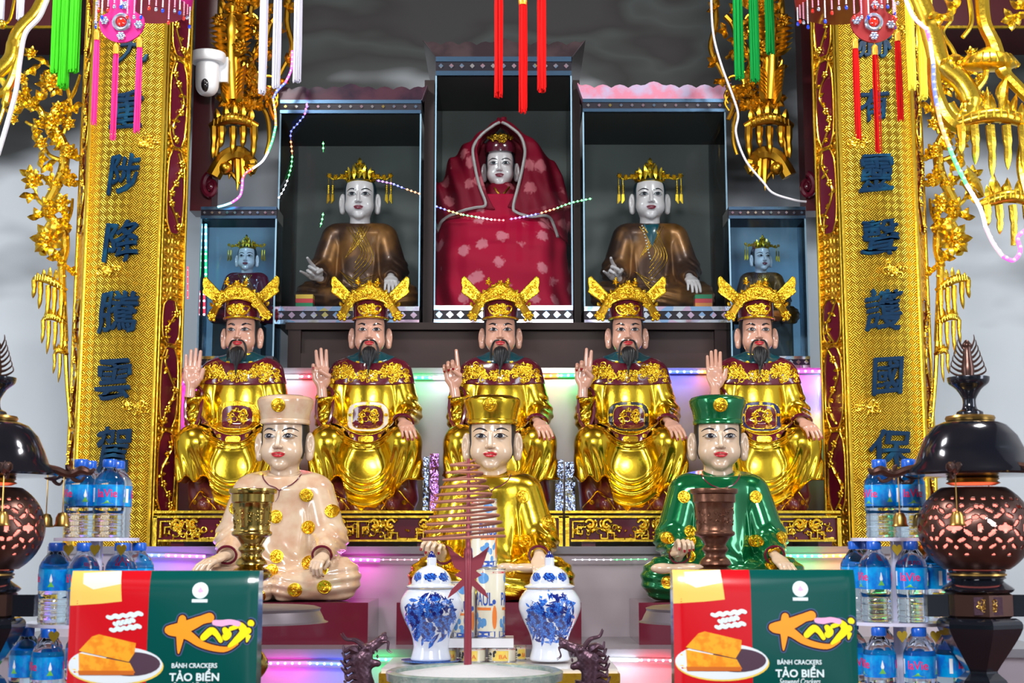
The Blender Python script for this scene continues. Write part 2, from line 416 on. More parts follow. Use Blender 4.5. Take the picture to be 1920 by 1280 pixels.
# ---------------- hands: wrist at 0, fingers along +z, palm towards -y, thumb on the +x side ----------------
def rotx(v, a): return Vector((v.x, v.y*math.cos(a)-v.z*math.sin(a), v.y*math.sin(a)+v.z*math.cos(a)))
def hand_mesh(name, curl, thumb, spread=.05, m='skin_pink'):
    """curl: bend per joint of little, ring, middle, index; thumb: list of joint points"""
    ch = []; nails = []
    for i, (bx, L, c) in enumerate(zip((-.33, -.11, .11, .33), (.74, .95, 1.04, .94), curl)):
        p = Vector((bx, 0, .98-(0.05 if i in (0,) else 0))); a = -c*.5; r = .125 if i else .108
        sx = (i-1.5)*spread
        for j, (k, rr) in enumerate(((.44, 1), (.31, .9), (.25, .8))):
            a0 = a; d = Vector((sx, math.sin(a0), math.cos(a0))); q = p+d.normalized()*L*k
            ch.append((tuple(p), tuple(q), r*rr, r*(rr-.1))); p = q; a = a-c
        nails.append((p, a+c, r*.7))
    for a, b in zip(thumb[:-1], thumb[1:]): ch.append((a, b, .14, .115))
    lo = [min(min(c[0][i], c[1][i]) for c in ch)-.25 for i in range(3)]; hi = [max(max(c[0][i], c[1][i]) for c in ch)+.25 for i in range(3)]
    lo = [min(lo[0], -.6), min(lo[1], -.4), -.55]; hi[1] = max(hi[1], .35)
    def f(p):
        d = ell(p, (0, .0, .58), (.46, .19, .52))
        d = smin(d, rc(p, (-.33, 0, .92), (.33, 0, .95), .13, .14), .12)
        d = smin(d, rc(p, (0, .02, -.5), (0, .02, .2), .27, .25, .85), .2)
        d = smin(d, ell(p, (.26, -.08, .38), (.22, .19, .32)), .12)
        pal = smax(d, -ell(p, (.0, -.30, .62), (.2, .14, .26)), .1)
        F = None
        for a, b, r1, r2 in ch:
            e = rc(p, a, b, r1, r2)
            F = e if F is None else np.minimum(F, e)
        # fingers joined softly chain by chain
        return smin(pal, F, .05)
    me = netmesh(name, f, lo, hi, .034, m)
    nb = MB()
    for p, a, r in nails:
        d = Vector((0, math.sin(a), math.cos(a))); nrm = Vector((0, math.cos(a), -math.sin(a)))
        c = p-d*.02+nrm*r*.75; nb.ball(c, (r*.8, r*.3, r*1.25), 8, Matrix.Rotation(-a, 3, 'X'))
    t1, t0 = Vector(thumb[-1]), Vector(thumb[-2]); d = (t1-t0).normalized(); o = Vector((.6, .5, 0)) ; o = (o-d*o.dot(d)).normalized()
    return me, nb.mesh('fingernails', 'nail')
T_out = [(.22, -.04, .1), (.50, -.12, .50), (.60, -.16, .95)]
T_fold = [(.22, -.06, .1), (.42, -.24, .55), (.12, -.42, .86)]
T_low = [(.22, -.04, .1), (.46, -.22, .42), (.50, -.38, .74)]
HANDS = {
    'open': hand_mesh('hand', (.06, .04, .04, .06), T_out, .03),
    'three': hand_mesh('hand', (1.15, .08, .04, .08), [(.22, -.06, .1), (.40, -.26, .55), (-.05, -.46, .85)], .05),
    'one': hand_mesh('hand', (1.45, 1.45, 1.4, .03), T_fold, .03),
    'two': hand_mesh('hand', (1.45, 1.4, .03, .05), T_fold, .04),
    'rest': hand_mesh('hand', (.42, .36, .34, .36), T_low, .05),
    'cup': hand_mesh('hand', (1.0, .95, .95, .85), [(.22, -.06, .1), (.46, -.26, .50), (.30, -.48, .80)], .05),
    'mudra': hand_mesh('hand', (.10, 1.2, .95, .12), [(.22, -.06, .1), (.42, -.3, .5), (.15, -.5, .82)], .10)}
def put_hand(par, kind, skin, sc, loc, rot, mirror=False, nails=True):
    me, nm = HANDS[kind]; s = (-sc if mirror else sc, sc, sc)
    h = omat('hand', me, skin, par, loc=loc, rot=rot, scale=s)
    if nails: obj('fingernails', nm, None, h)
    return h
# ---------------- the five seated officials ----------------
def m_upper(p):
    d = ell(p, (0, 20, 205), (60, 43, 100))
    d = smin(d, rc(p, (-43, 20, 268), (43, 20, 268), 26), 22)
    d = smin(d, rc(p, (0, 20, 272), (0, 14, 300), 34, 18), 14)
    d = smin(d, rc(p, (-54, 20, 264), (-72, 10, 182), 25, 23), 9)
    d = smin(d, rc(p, (54, 20, 264), (76, 12, 188), 25, 23), 9)
    return d
def m_robe(p):
    x, y, z = p; ax = np.abs(x)
    d = m_upper(p)
    d = smin(d, rc(p, (77, 8, 186), (72, -50, 166), 23, 19), 9)
    d = smin(d, rc(p, (-74, 8, 180), (-80, -24, 214), 24, 19), 10)
    d = smin(d, ell(p, (-80, -8, 176), (22, 26, 30)), 10)
    d = smax(d, -rc(p, (-80, -26, 216), (-81, -38, 246), 14, 22), 4)
    d = smax(d, -rc(p, (69, -56, 162), (66, -80, 156), 13, 18), 4)
    lg = smin(rc((ax, y, z), (28, 8, 132), (70, -58, 126), 36, 32), rc((ax, y, z), (70, -58, 124), (77, -52, 60), 33, 32), 14)
    lg = smin(lg, ell(p, (0, -14, 70), (84, 50, 92)), 18)
    # folds of the skirt: nested loops between the knees, hanging pleats on the shins
    fr = sstep(20, -10, y)
    q = np.sqrt((1.55*x)**2+(z-142)**2); lo = sstep(142, 120, z)*fr
    dis = sum(a*gs(q-c, w) for c, w, a in ((90, 3.4, 2.6), (101, 2.8, 2.0), (113, 3.4, 2.8), (132, 3.2, 2.0)))*lo*sstep(60, 44, ax)
    ang = (ax-72-.12*(130-z))
    dis = dis+lo*sstep(38, 56, ax)*1.7*np.sin((ax-.22*(z-60)+5*np.sin(z*.035+np.sign(x)))*.40+np.sign(x)*.8)*sstep(125, 80, z)
    q2 = np.sqrt((.9*x)**2+(z-176)**2); dis = dis+fr*2.2*(gs(q2-52, 2.6)+gs(q2-60, 2.6)*.8)*sstep(48, 38, ax)
    lg = lg-dis
    d = smin(d, lg, 9)
    # sleeve wrinkles
    d = d-1.3*np.sin((z*.9+ax*.5)*.42)*sstep(66, 84, ax)*sstep(240, 205, z)*sstep(140, 165, z)
    H = np.where(x < 0, 58-54*sstep(-44, -26, x)+6*np.sin(x*.22), 5+52*sstep(34, 82, x))
    return smax(d, H-z, 3.5)
robe_me = netmesh('robe', m_robe, (-116, -100, -2), (122, 76, 300), 1.7, 'gilt')
def m_surcoat(p): return smax(smax(m_upper(p)-2.2, 238+.0009*p[0]**2-p[2], 3), p[2]-305, 3)
surcoat_me = netmesh('surcoat', m_surcoat, (-110, -35, 225), (115, 75, 308), 1.8, 'maroon')
def m_cape(p):
    r = np.sqrt((p[0]/47)**2+((p[1]-16)/46)**2+((p[2]-302)/30)**2)
    return smax(m_surcoat(p)-1.6, (r-1)*26, 2)
cape_me = netmesh('shoulder_cape', m_cape, (-60, -40, 262), (60, 75, 308), 1.8, 'teal')
mb = MB()
for cx, cz, rx, rz, sd in ((-46, 264, 29, 21, 3), (0, 256, 28, 14, 4), (46, 264, 29, 21, 5), (-70, 254, 10, 12, 6), (70, 254, 10, 12, 8)):
    scrolls(mb, m_surcoat, cx, cz, rx, rz, -60, int(rx*1.7), 1.2, sd, .5, 1.2)
surorn = mb.mesh('dragon_relief', 'gilt_carved')
mb = MB()
mb.tube([(23*math.cos(a), 13+22*math.sin(a), 303+5*math.sin(a)) for a in np.linspace(0, 2*PI, 28, endpoint=False)], 3.4, 8, True)
for x in (-22, 22, -30, 30): patch(mb, m_cape, circ(x, 284-abs(x)*.12, 4.6), -60, 1, 3)
line(mb, m_cape, [(-45, 289), (-34, 280), (-18, 274), (0, 272.5), (18, 274), (34, 280), (45, 289)], 1.0, -60, .2)
collar_me = mb.mesh('collar', 'gilt_carved')
def m_belt(p):
    x, y, z = p; zb = 134+26*(x/54)**2
    return smax(smax(np.minimum(m_robe(p), smax(ell(p, (0, 14, 172), (62, 50, 60)), 0*z-200, 1))-2.6, np.abs(z-zb)-8.5, 2), y-30, 2)
belt_me = netmesh('belt', m_belt, (-66, -62, 118), (66, 36, 182), 1.7, 'maroon')
mb = MB()
for o in (-8.5, 8.5): line(mb, m_belt, [(x, 134+26*(x/54)**2+o*.9) for x in range(-50, 51, 10)], 1.2, -90, .1)
patch(mb, m_belt, circ(0, 134, 14, 5.5, 24, .4), -90, 1.4, 3)
for x in (-26, 26, -42, 42): patch(mb, m_belt, circ(x, 134+26*(x/54)**2, 4, 4), -90, 1.4, 3)
beltorn = mb.mesh('belt_studs', 'gilt_carved')
def m_pl(p): return np.minimum(m_robe(p), m_belt(p))
mb = MB(); patch(mb, m_robe, circ(0, 178, 39, 29, 40, .62), -90, 2.2, 3, hollow=.72); frame_me = mb.mesh('plaque_frame', 'white_trim')
mb = MB(); patch(mb, m_robe, circ(0, 177, 29.5, 23, 32, .6), -90, 3.4, 5); plaque_me = mb.mesh('belt_plaque', 'maroon')
mb = MB(); fo = lambda p: m_robe(p)-3.4
scrolls(mb, fo, 1, 178, 21, 18, -90, 22, 1.2, 21, .4)
line(mb, fo, [(-12, 163), (-10, 172), (-14, 182), (-6, 190), (6, 187), (14, 192), (18, 184), (10, 176), (14, 164)], 2.0, -90, .3)
def zo(k, n=32): return [(x, z) for x, z in circ(0, 178, 39*k, 29*k, n, .62)]
o = zo(1.0); line(mb, m_robe, o+[o[0]], 1.0, -90, 1.8, smooth=1); o = circ(0, 177, 29.5, 23, 32, .6); line(mb, m_robe, o+[o[0]], 1.0, -90, 3.0, smooth=1)
for a in (90, 50, 130, 10, 170): patch(mb, m_robe, circ(34*math.cos(math.radians(a))*1.02, 178+25.5*math.sin(math.radians(a)), 3.6, 3.2, 10), -90, 3.2, 2)
plaqueorn = mb.mesh('beast_relief', 'gilt_carved')
def m_base(p):
    x, y, z = p
    d = ell(p, (0, 10, 22), (92, 62, 62))
    d = smin(d, ell((np.abs(x), y, z), (70, 10, 60), (24, 40, 70)), 12)
    d = smin(d, rc((np.abs(x), y, z), (52, -30, 16), (50, -62, 11), 17, 12), 10)
    return smax(smax(d-1.2*np.sin(x*.25+z*.12), -z, 2), m_robe(p)*0+z-120, 4)
base_me = netmesh('rocky_seat', m_base, (-102, -80, -3), (102, 78, 125), 2.2, 'maroon_seat')
mb = MB()
for s in (-1, 1):
    line(mb, m_base, [(s*30, 4), (s*44, 22), (s*60, 38), (s*72, 26), (s*88, 8)], 1.4, -110, .4)
    line(mb, m_base, [(s*60, 38), (s*52, 28), (s*36, 22)], 1.2, -110, .4)
    patch(mb, m_base, circ(s*72, 17, 4.5), -110, 1.2, 2)
seatorn = mb.mesh('seat_relief', 'gilt_carved')
# maroon lining of the raised sleeve
mb = MB()
mb.tube(spl([(-93, -26, 224), (-96, -30, 200), (-94, -30, 172), (-84, -34, 158), (-72, -36, 166), (-66, -34, 190), (-66, -28, 218), (-70, -20, 230), (-80, -12, 236), (-90, -18, 232)], 4, True), 3.4, 7, True)
mb.tube(spl([(52, -56, 170), (58, -64, 176), (70, -68, 178), (84, -62, 172), (88, -54, 162)], 5), 3.2, 7)
cuff_me = mb.mesh('sleeve_trim', 'maroon')
# hat pieces, origin on the neck axis
mb = MB(); mb.lathe([(31.5, 366), (33.5, 368), (33.5, 384), (33, 398), (30, 410), (22, 420), (8, 426), (.5, 427)], (0, 3, 0), 40, 1, 1.05)
hat_me = mb.mesh('hat', 'maroon')
def f_hat(p): return np.sqrt(p[0]**2+((p[1]-3)/1.05)**2)-33.5
mb = MB(); mb.tube([(34*math.cos(a), 3+35.5*math.sin(a), 368.5) for a in np.linspace(0, 2*PI, 40, endpoint=False)], 2.2, 8, True)
scrolls(mb, f_hat, 0, 383, 24, 12, -60, 30, 1.5, 31, .6)
for s in (-1, 1): line(mb, f_hat, [(s*3, 376), (s*10, 372), (s*18, 377), (s*22, 387), (s*14, 390), (s*9, 383)], 1.8, -60, .8)
mb.ball((0, -34, 388), (5, 4, 5), 10)
hatfront_me = mb.mesh('hat_front_relief', 'gilt_carved')
bend = lambda x, z: .0065*x*x
mb = MB()
# crest arch built as strips so it can curve round the hat
L = [(-60, 368, 376), (-54, 365, 384), (-47, 368, 394), (-41, 378, 403), (-35, 388, 411), (-28, 395, 416), (-20, 398, 423), (-10, 400, 426), (0, 401, 432)]
L = L+[(-a, b, c) for a, b, c in L[-2::-1]]
v = []
for x, zb, zt in L:
    for k, y in enumerate((-39, -33)):
        v += [(x, y+bend(x, 0), zb), (x, y+bend(x, 0)+(.0 if k else .0), zt)]
n = len(L); F = []
for i in range(n-1):
    a, b = i*4, i*4+4
    F += [(a, b, b+1, a+1), (a+3, b+3, b+2, a+2), (a+1, b+1, b+3, a+3), (a, a+2, b+2, b)]
F += [(0, 1, 3, 2), ((n-1)*4, (n-1)*4+2, (n-1)*4+3, (n-1)*4+1)]
mb.add(v, F)
f_cr = lambda p: (-39+bend(p[0], 0))-p[1]
crest_me = mb.mesh('hat_crest', 'gilt_dark')
mb = MB()
for (cx, cz, rx, rz, n, sd) in ((0, 414, 24, 10, 44, 2), (-24, 407, 14, 10, 20, 12), (24, 407, 14, 10, 20, 13), (-36, 396, 9, 12, 12, 5), (36, 396, 9, 12, 12, 6), (-52, 372, 9, 9, 14, 7), (52, 372, 9, 9, 14, 8)):
    scrolls(mb, f_cr, cx, cz, rx, rz, -80, n, 1.4, sd, .6)
P = [(x, zb+1.5) for x, zb, zt in L]; line(mb, f_cr, P, 1.7, -80, .5)
P = [(x, zt) for x, zb, zt in L]; line(mb, f_cr, P, 1.5, -80, .3)
for s in (-1, 1):
    for a, b in ((56, 366), (48, 364), (61, 374), (52, 371), (57, 379)): mb.ball((s*a, -38+bend(a, 0), b), 3.6, 8)
    for k in range(5): mb.leaf((s*(28+6*k), -36+bend(28+6*k, 0), 412-5.5*k), (s*.6, -.1, 1), (0, -1, 0), 11, 3.6, 1.6)
for k in range(-2, 3): mb.leaf((k*6, -37, 424), (k*.35, 0, 1), (0, -1, 0), 12-abs(k)*2, 3.6, 1.8)
mb.ball((0, -41, 413), (5, 3, 5), 10)
mb.flower((0, -38, 432), 7, 6); crestorn = mb.mesh('crest_relief', 'gilt_carved')
mb = MB()
for x, z in ((-23, 436), (14, 434)):
    mb.tube([(x*.8, -20, 420), (x, -26, z-5)], .8, 5); mb.flower((x, -27, z), 7, 5)
    mb.ball((x+1, -27, z+5), 2.6, 6); mb.leaf((x, -27, z+4), (.2, 0, 1), (0, -1, 0), 7, 2.4, 1)
fin_me = mb.mesh('hat_blossoms', 'gilt_carved')
mb = MB(); wing = [(35, 414), (66, 446), (69, 450), (73, 447), (74, 436), (72, 428), (74, 420), (70, 416), (44, 398), (38, 402)]
mb.prism(wing, -12, -7)
fw = lambda p: -12-p[1]
line(mb, fw, wing+[wing[0]], 1.5, -40, .2, smooth=1)
scrolls(mb, fw, 48, 414, 9, 7, -40, 10, 1.3, 3, .3); scrolls(mb, fw, 58, 424, 9, 8, -40, 12, 1.3, 4, .3); scrolls(mb, fw, 66, 434, 7, 9, -40, 9, 1.3, 5, .3)
wing_me = mb.mesh('hat_wing', 'gilt_carved')
# beard and moustache, unit = face half-width
R = random.Random(4); mb = MB()
for k in range(54):
    a = R.uniform(-1, 1); b = R.uniform(-1, 1)*math.sqrt(1-a*a)
    x0, z0 = .22*a, -1.12+.12*b; ln = R.uniform(.8, 1.35)*(1-.35*abs(a))
    mb.tube(spl([(x0*.8, -.82+.05*b, z0), (x0*1.4, -1.0-.06*b, z0-.35*ln), (x0*1.1, -1.02-.06*b, z0-.75*ln), (x0*.3+.03*b, -1.0, z0-1.15*ln)], 4), [.06]*5+[.055]*5+[.035, .02, .008], 5)
beard_me = mb.mesh('beard', 'black_hair')
mb = MB()
for s in (-1, 1):
    for k in range(13):
        t = k/12; R2 = R.uniform(-.03, .03)
        mb.tube(spl([(s*(.06+.05*t), -.98, -.66), (s*(.30+.05*t), -.93, -.70-.04*t), (s*(.44+.05*t), -.85, -1.0), (s*(.50+.06*t+R2), -.92, -1.35), (s*(.44+.10*t+R2*2), -1.0, -1.75-R.uniform(0, .25))], 4), [.042]*12+[.03, .024, .018, .012, .006], 5)
mous_me = mb.mesh('moustache', 'black_hair')
S0 = SC(0, 760); ZB = W(0, 957, -.13).z
def official(px, label, hand, hrot, frame, yaw=0.0, hz=0, hx=0):
    r = thing('seated_official_statue', label, 'statue', (W(px, 760, .08).x, .10, ZB), S0, 'gilded officials seated in a row on the carved bench')
    obj('rocky_seat', base_me, None, r); obj('gold_relief', seatorn, None, r.children[0])
    rb = obj('robe', robe_me, None, r)
    sc_ = obj('surcoat', surcoat_me, None, r); obj('dragon_relief', surorn, None, sc_)
    obj('shoulder_cape', cape_me, None, r); obj('collar', collar_me, None, r)
    b = obj('belt', belt_me, None, r); obj('belt_studs', beltorn, None, b)
    p = omat('belt_plaque', plaque_me, 'maroon', r); omat('plaque_frame', frame_me, frame, p); obj('beast_relief', plaqueorn, None, p)
    obj('sleeve_trim', cuff_me, None, r)
    h = put_head(r, 'skin_pink', F_thick, (32.5, 31, 31), (0, 3, 345), yaw)
    obj('beard', beard_me, None, h, scale=(1.3, 1.05, 1.05)); obj('moustache', mous_me, None, h)
    loc = (0, 3, 0); mk = lambda me, n: obj(n, me, None, r, rot=(0, 0, yaw))
    ht = mk(hat_me, 'hat'); obj('hat_front_relief', hatfront_me, None, ht)
    c = mk(crest_me, 'hat_crest'); obj('crest_relief', crestorn, None, c); obj('hat_blossoms', fin_me, None, c)
    w1 = mk(wing_me, 'hat_wing'); w2 = obj('hat_wing', wing_me, None, r, rot=(0, 0, yaw), scale=(-1, 1, 1))
    put_hand(r, hand, 'skin_pink', 36, (-87+hx, -32, 233+hz), hrot)
    put_hand(r, 'rest', 'skin_pink', 30, (70, -64, 166), (math.radians(180-62), math.radians(-10), math.radians(14)))
    return r
rad = math.radians
o1 = official(447, 'gilded bearded official raising a flat open palm, leftmost in the row', 'open', (rad(0), rad(3), rad(4)), 'gilt_carved', rad(-5))
o2 = official(691, 'gilded bearded official with three fingers raised and a white framed belt plaque', 'three', (0, rad(-6), rad(12)), 'white_trim', rad(2))
o3 = official(938, 'gilded bearded official pointing one finger up, in the middle behind the gold robed attendant', 'one', (0, rad(-8), rad(-4)), 'gilt_carved', 0)
o4 = official(1178, 'gilded bearded official raising two joined fingers, black framed belt plaque', 'two', (0, rad(2), rad(0)), 'black_trim', 0)
o5 = official(1424, 'gilded bearded official raising a cupped open hand, blue framed belt plaque, right end', 'open', (rad(-10), rad(2), rad(14)), 'blue_trim', 0)
# ---------------- three attendants (and the same seated shape for the deities in the cases) ----------------
def t_arms(left_up):
    def g(p):
        x, y, z = p
        d = rc(p, (66, 14, 206), (90, 2, 118), 33, 36)
        e = rc(p, (-66, 14, 206), (-90, 2, 118), 33, 36)
        d = smin(d, rc(p, (93, 0, 112), (90, -62, 88), 34, 22), 14)
        return smin(d, smin(e, rc(p, (-93, 0, 112), (-88, -62, 88), 34, 22), 14), 16)
    return g
def t_torso(p):
    d = rc(p, (0, 18, 55), (0, 18, 200), 72, 62, .8)
    d = smin(d, rc(p, (-56, 16, 210), (56, 16, 210), 33), 26)
    return smin(d, rc(p, (0, 16, 215), (0, 12, 250), 46, 24), 18)
def t_legs(p):
    x, y, z = p; q = (np.abs(x), y, z)
    d = rc(q, (45, 0, 42), (118, -30, 42), 42, 40)
    d = smin(d, rc(q, (116, -38, 36), (20, -78, 28), 34, 27), 12)
    d = smin(d, ell(p, (0, 0, 30), (110, 62, 40)), 16)
    d = d-1.6*np.sin((z-.15*np.abs(x))*.33)*sstep(60, 110, np.abs(x))-1.4*np.sin((z+.18*np.abs(x))*.42)*sstep(80, 30, np.abs(x))*sstep(-20, -50, y)
    return d
def t_body(p):
    x, y, z = p; ax = np.abs(x)
    a = t_arms(0)(p)
    # sleeves fold where the arm meets the body and at the elbow
    a = a-1.8*np.sin((z+ax*.8)*.30)*sstep(84, 100, ax)*sstep(160, 120, z)
    d = smin(t_torso(p), a, 7)
    d = d-2.2*(gs(x-34-.12*(z-60), 5)+gs(x+34+.12*(z-60), 5))*sstep(-10, -25, y)*sstep(190, 120, z)
    d = d-1.6*np.sin((.8*x+z)*.18)*sstep(-15, -30, y)*sstep(120, 80, z)
    d = smin(d, t_legs(p), 9)
    d = smax(d, -ell(p, (90, -84, 84), (15, 18, 15)), 4)
    d = smax(d, -ell(p, (-88, -84, 84), (15, 18, 15)), 4)
    d = smax(d, z-241-.28*y, 2.5)
    return smax(d, -z, 3)
tbody_me = netmesh('robe', t_body, (-170, -116, -3), (170, 90, 276), 2.1, 'cream_robe')
mb = MB()
for s in (-1, 1): mb.tube([(s*89+18*math.cos(a), -77-4*math.sin(a), 86+16*math.sin(a)) for a in np.linspace(0, 2*PI, 24, endpoint=False)], 2.6, 6, True)
tcuff = mb.mesh('cuff', 'maroon')
mb = MB()
mb.tube([(28.5*math.cos(a), 11+27.5*math.sin(a), 243+8*math.sin(a)-4*max(0, -math.sin(a))**6) for a in np.linspace(0, 2*PI, 32, endpoint=False)], 4.2, 8, True)
tcol = mb.mesh('collar_band', 'cream_robe')
mb = MB(); line(mb, t_body, [(-37, 239), (-33, 230), (-22, 219), (-8, 213), (0, 208), (8, 213), (22, 219), (33, 230), (37, 239)], 1.5, -120, .4, smooth=5); line(mb, t_body, [(0, 208), (-2, 196), (-8, 186)], [1.2, .5], -120, .2)
tcord = mb.mesh('neck_cord', 'maroon')
mb = MB(); mb.lathe([(45, 336), (47, 338), (47, 344), (45.5, 346), (48, 362), (53, 376), (53.5, 384), (50, 389), (38, 393), (1, 396)], (0, 8, 0), 48, 1, .98)
tcap = mb.mesh('cap', 'cream_robe')
def coin(mb, f, cx, cz, r, y0, sd):
    patch(mb, f, circ(cx, cz, r), y0, 1.6, 3); o = circ(cx, cz, r*.88, n=16); line(mb, f, o+[o[0]], r*.1, y0, 1.5, smooth=1)
    fo = lambda p: f(p)-1.6
    scrolls(mb, fo, cx, cz, r*.7, r*.7, y0, 8, r*.12, sd, .2); return mb
def f_cap(p): return np.sqrt(p[0]**2+((p[1]-8)/.98)**2)-(46+sstep(350, 378, p[2])*7)
mb = MB(); coin(mb, f_cap, 0, 371, 13.5, -80, 5); tcoin = mb.mesh('cap_medallion', 'gilt_carved')
mb = MB(); n = 0
for cx, cz in ((64, 190), (-64, 190), (62, 128), (-62, 128), (104, 130), (-104, 130), (0, 148), (48, 184), (0, 62), (118, 40), (-118, 40), (60, 25), (-60, 25), (-12, 30)):
    pass
sets = {'cream': [(50, 199), (99, 169), (-86, 175), (-6, 158), (55, 138), (-2, 83), (-10, 56), (88, 60), (95, 27), (43, 22), (-24, 12), (58, 72), (-60, 25), (-110, 30)],
        'gold': [(61, 196), (-60, 196), (110, 150), (-108, 150), (-20, 120), (38, 60), (118, 32), (-118, 32), (64, 112)],
        'green': [(66, 196), (-72, 196), (110, 118), (-108, 118), (-62, 112), (62, 112), (-64, 84), (86, 70), (-112, 36), (112, 30), (-62, 130), (88, 92)]}
coins = {}
for k, L in sets.items():
    mb = MB()
    for i, (cx, cz) in enumerate(L): coin(mb, t_body, cx, cz, 13 if k != 'green' else 12, -140, 40+i)
    coins[k] = mb.mesh('medallions', 'gilt_carved')
# bare upturned foot resting on the crossed legs
def foot_f(p):
    d = smin(ell(p, (-.9, .1, -.02), (.55, .34, .3)), ell(p, (.2, .0, .0), (.95, .46, .27)), .2)
    for i, (a, b, r) in enumerate(((1.05, -.28, .17), (1.02, -.05, .13), (.98, .13, .12), (.92, .28, .11), (.85, .4, .10))):
        d = smin(d, rc(p, (.6, b*.9, .05), (a, b, .08), r*.9, r), .04)
    return d
foot_me = netmesh('foot', foot_f, (-1.7, -.7, -.5), (1.4, .8, .6), .045, 'skin_cream')
STY = 0.72
def attendant(px, py, label, robe, coinset, yaw, hands, capm=None, foot=None, lip='lips'):
    r = thing('seated_attendant_statue', label, 'statue', (W(px, 900, -.46).x, -.45, W(px, py, -.60).z), SC(-.60, 950), 'attendant statues seated cross legged in front')
    b = omat('robe', tbody_me, robe, r); omat('neck_cord', tcord, 'maroon', b)
    obj('medallions', coins[coinset], None, b); omat('cuffs', tcuff, 'maroon', r)
    omat('collar_band', tcol, robe, r)
    h = put_head(r, 'skin_cream', F_thin, (46, 44, 42.5), (0, 6, 312), yaw)
    c = omat('cap', tcap, capm or robe, r, rot=(0, 0, yaw), scale=(1.04, 1, 1)); obj('cap_medallion', tcoin, None, c)
    for k, loc, rot, mir, sc in hands: put_hand(r, k, 'skin_cream', sc, loc, rot, mir)
    if foot:
        for loc, rz, s in foot: omat('foot', foot_me, 'skin_cream', r, loc=loc, rot=(0, 0, rz), scale=(s*34, 34, 34))
    return r
down = lambda tilt, yaw, roll=0: (rad(180-tilt), rad(roll), rad(yaw))
a1 = attendant(529, 1128, 'seated attendant in a cream robe dotted with gold coins, cream cap with gold disc', 'cream_robe', 'cream', rad(-7),
    [('rest', (-92, -76, 84), down(75, -38), True, 40), ('cup', (92, -70, 88), down(60, -20), False, 32)])
a2 = attendant(922, 1128, 'seated attendant in a shiny gold robe and gold cap, behind the milk cans', 'gilt', 'gold', rad(-4),
    [('cup', (-96, -66, 80), (rad(50), rad(10), rad(-20)), True, 40), ('rest', (90, -74, 86), down(48, 8), False, 40)], foot=[((62, -86, 62), rad(-8), 1.15)])
a3 = attendant(1350, 1128, 'seated attendant in an emerald green robe with gold flowers and a green cap', 'green_robe', 'green', rad(-2),
    [('cup', (-90, -72, 84), (rad(50), rad(0), rad(10)), True, 38), ('rest', (90, -76, 84), down(62, 24), False, 38)], foot=[((-86, -92, 62), rad(4), 1.2)])
# ---------------- deities in the glass cases ----------------
mb = MB(); R = random.Random(9)
mb.lathe([(1.02, .95), (1.06, 1.05), (.98, 1.25), (.7, 1.42)], (0, .2, 0), 32)
for i in range(9):
    a = PI+PI*i/8*1.0; x, y = 1.0*math.cos(a), .2+1.05*math.sin(a)
    hgt = .55+.55*math.sin(PI*i/8); mb.leaf((x, y, 1.15), (x*.15, 0, 1), (x, y, 0), hgt, .22, .08); mb.flower((x*1.05, y-.05, 1.15+hgt*.45), .2, 5)
for z, r_ in ((1.75, .26), (2.05, .22), (2.3, .14)): mb.flower((0, -.6, z), r_*1.5, 6); mb.ball((0, -.5, z), r_*.7, 8)
mb.leaf((0, -.55, 2.2), (0, 0, 1), (0, -1, 0), .6, .18, .08); mb.ball((0, -.55, 2.55), .07, 6)
for s in (-1, 1):
    mb.leaf((s*.1, -.55, 2.0), (s*.6, 0, 1), (0, -1, 0), .5, .14, .06)
    mb.tube(spl([(s*.9, -.2, 1.3), (s*1.4, -.25, 1.35), (s*1.9, -.25, 1.25), (s*2.3, -.25, 1.5)], 5), .07, 6)
    for x, z in ((1.3, 1.45), (1.75, 1.4), (2.2, 1.5), (.95, 1.55)): mb.flower((s*x, -.3, z), .25, 6)
    mb.ball((s*.95, -.45, 1.75), .14, 8)
    for x, L in ((1.95, 1.6), (2.25, 1.9)):
        mb.tube([(s*x, -.25, 1.3), (s*x, -.25, .7)], .03, 5)
        for k in range(5): mb.ball((s*x, -.25, .75-k*.13), .09, 6)
        for k in range(3): mb.tube([(s*(x-.06+.06*k), -.25, .15), (s*(x-.08+.08*k), -.25, -.35-.1*k)], [.04, .06], 5)
crown_me = mb.mesh('crown', 'gilt_carved')
mb = MB(); ft = lambda p: t_torso(p)
for i in range(5): line(mb, t_body, [(-30+9*i, 226-i), (-8+8*i, 190), (10+7*i, 160-6*i), (-5-2*i, 130-14*i)], 1.3, -120, .3)
for i in range(4): line(mb, t_body, [(30-8*i, 226), (14-6*i, 196), (-10-7*i, 164-7*i)], 1.3, -120, .2)
for i in range(4): line(mb, t_body, [(-46+6*i, 110-6*i), (0, 84-9*i), (46-4*i, 100-6*i)], 1.2, -120, .2)
bfold = mb.mesh('robe_folds', 'gilt_dark')
def deity(px, zb, Y, k, label, cat_group=None, yaw=0, mud=True, robe='brown_robe', crown=True):
    r = thing('seated_deity_statue', label, 'statue', (W(px, 450, Y).x, Y+.05, zb), SC(Y, 450)*k, cat_group)
    b = omat('robe', tbody_me, robe, r); obj('robe_folds', bfold, None, b)
    put_head(r, 'skin_pale', F_thin, 42, (0, 6, 312), yaw, 'lips_dark', 'blue_hair')
    if crown: obj('crown', crown_me, None, r, loc=(0, 6, 312), rot=(0, 0, yaw), scale=36)
    if mud:
        put_hand(r, 'mudra', 'skin_pale', 40, (-92, -72, 84), (rad(55), rad(-55), rad(0)), False, False)
        put_hand(r, 'rest', 'skin_pale', 38, (90, -76, 84), down(62, 5), False, False)
    return r
YD = .80
ZC = W(0, 573, .6).z; ZS = W(0, 690, .4).z+.19
d1 = deity(671, ZC, YD, .73, 'white faced deity in bronze brown robe and gold crown, left large glass case')
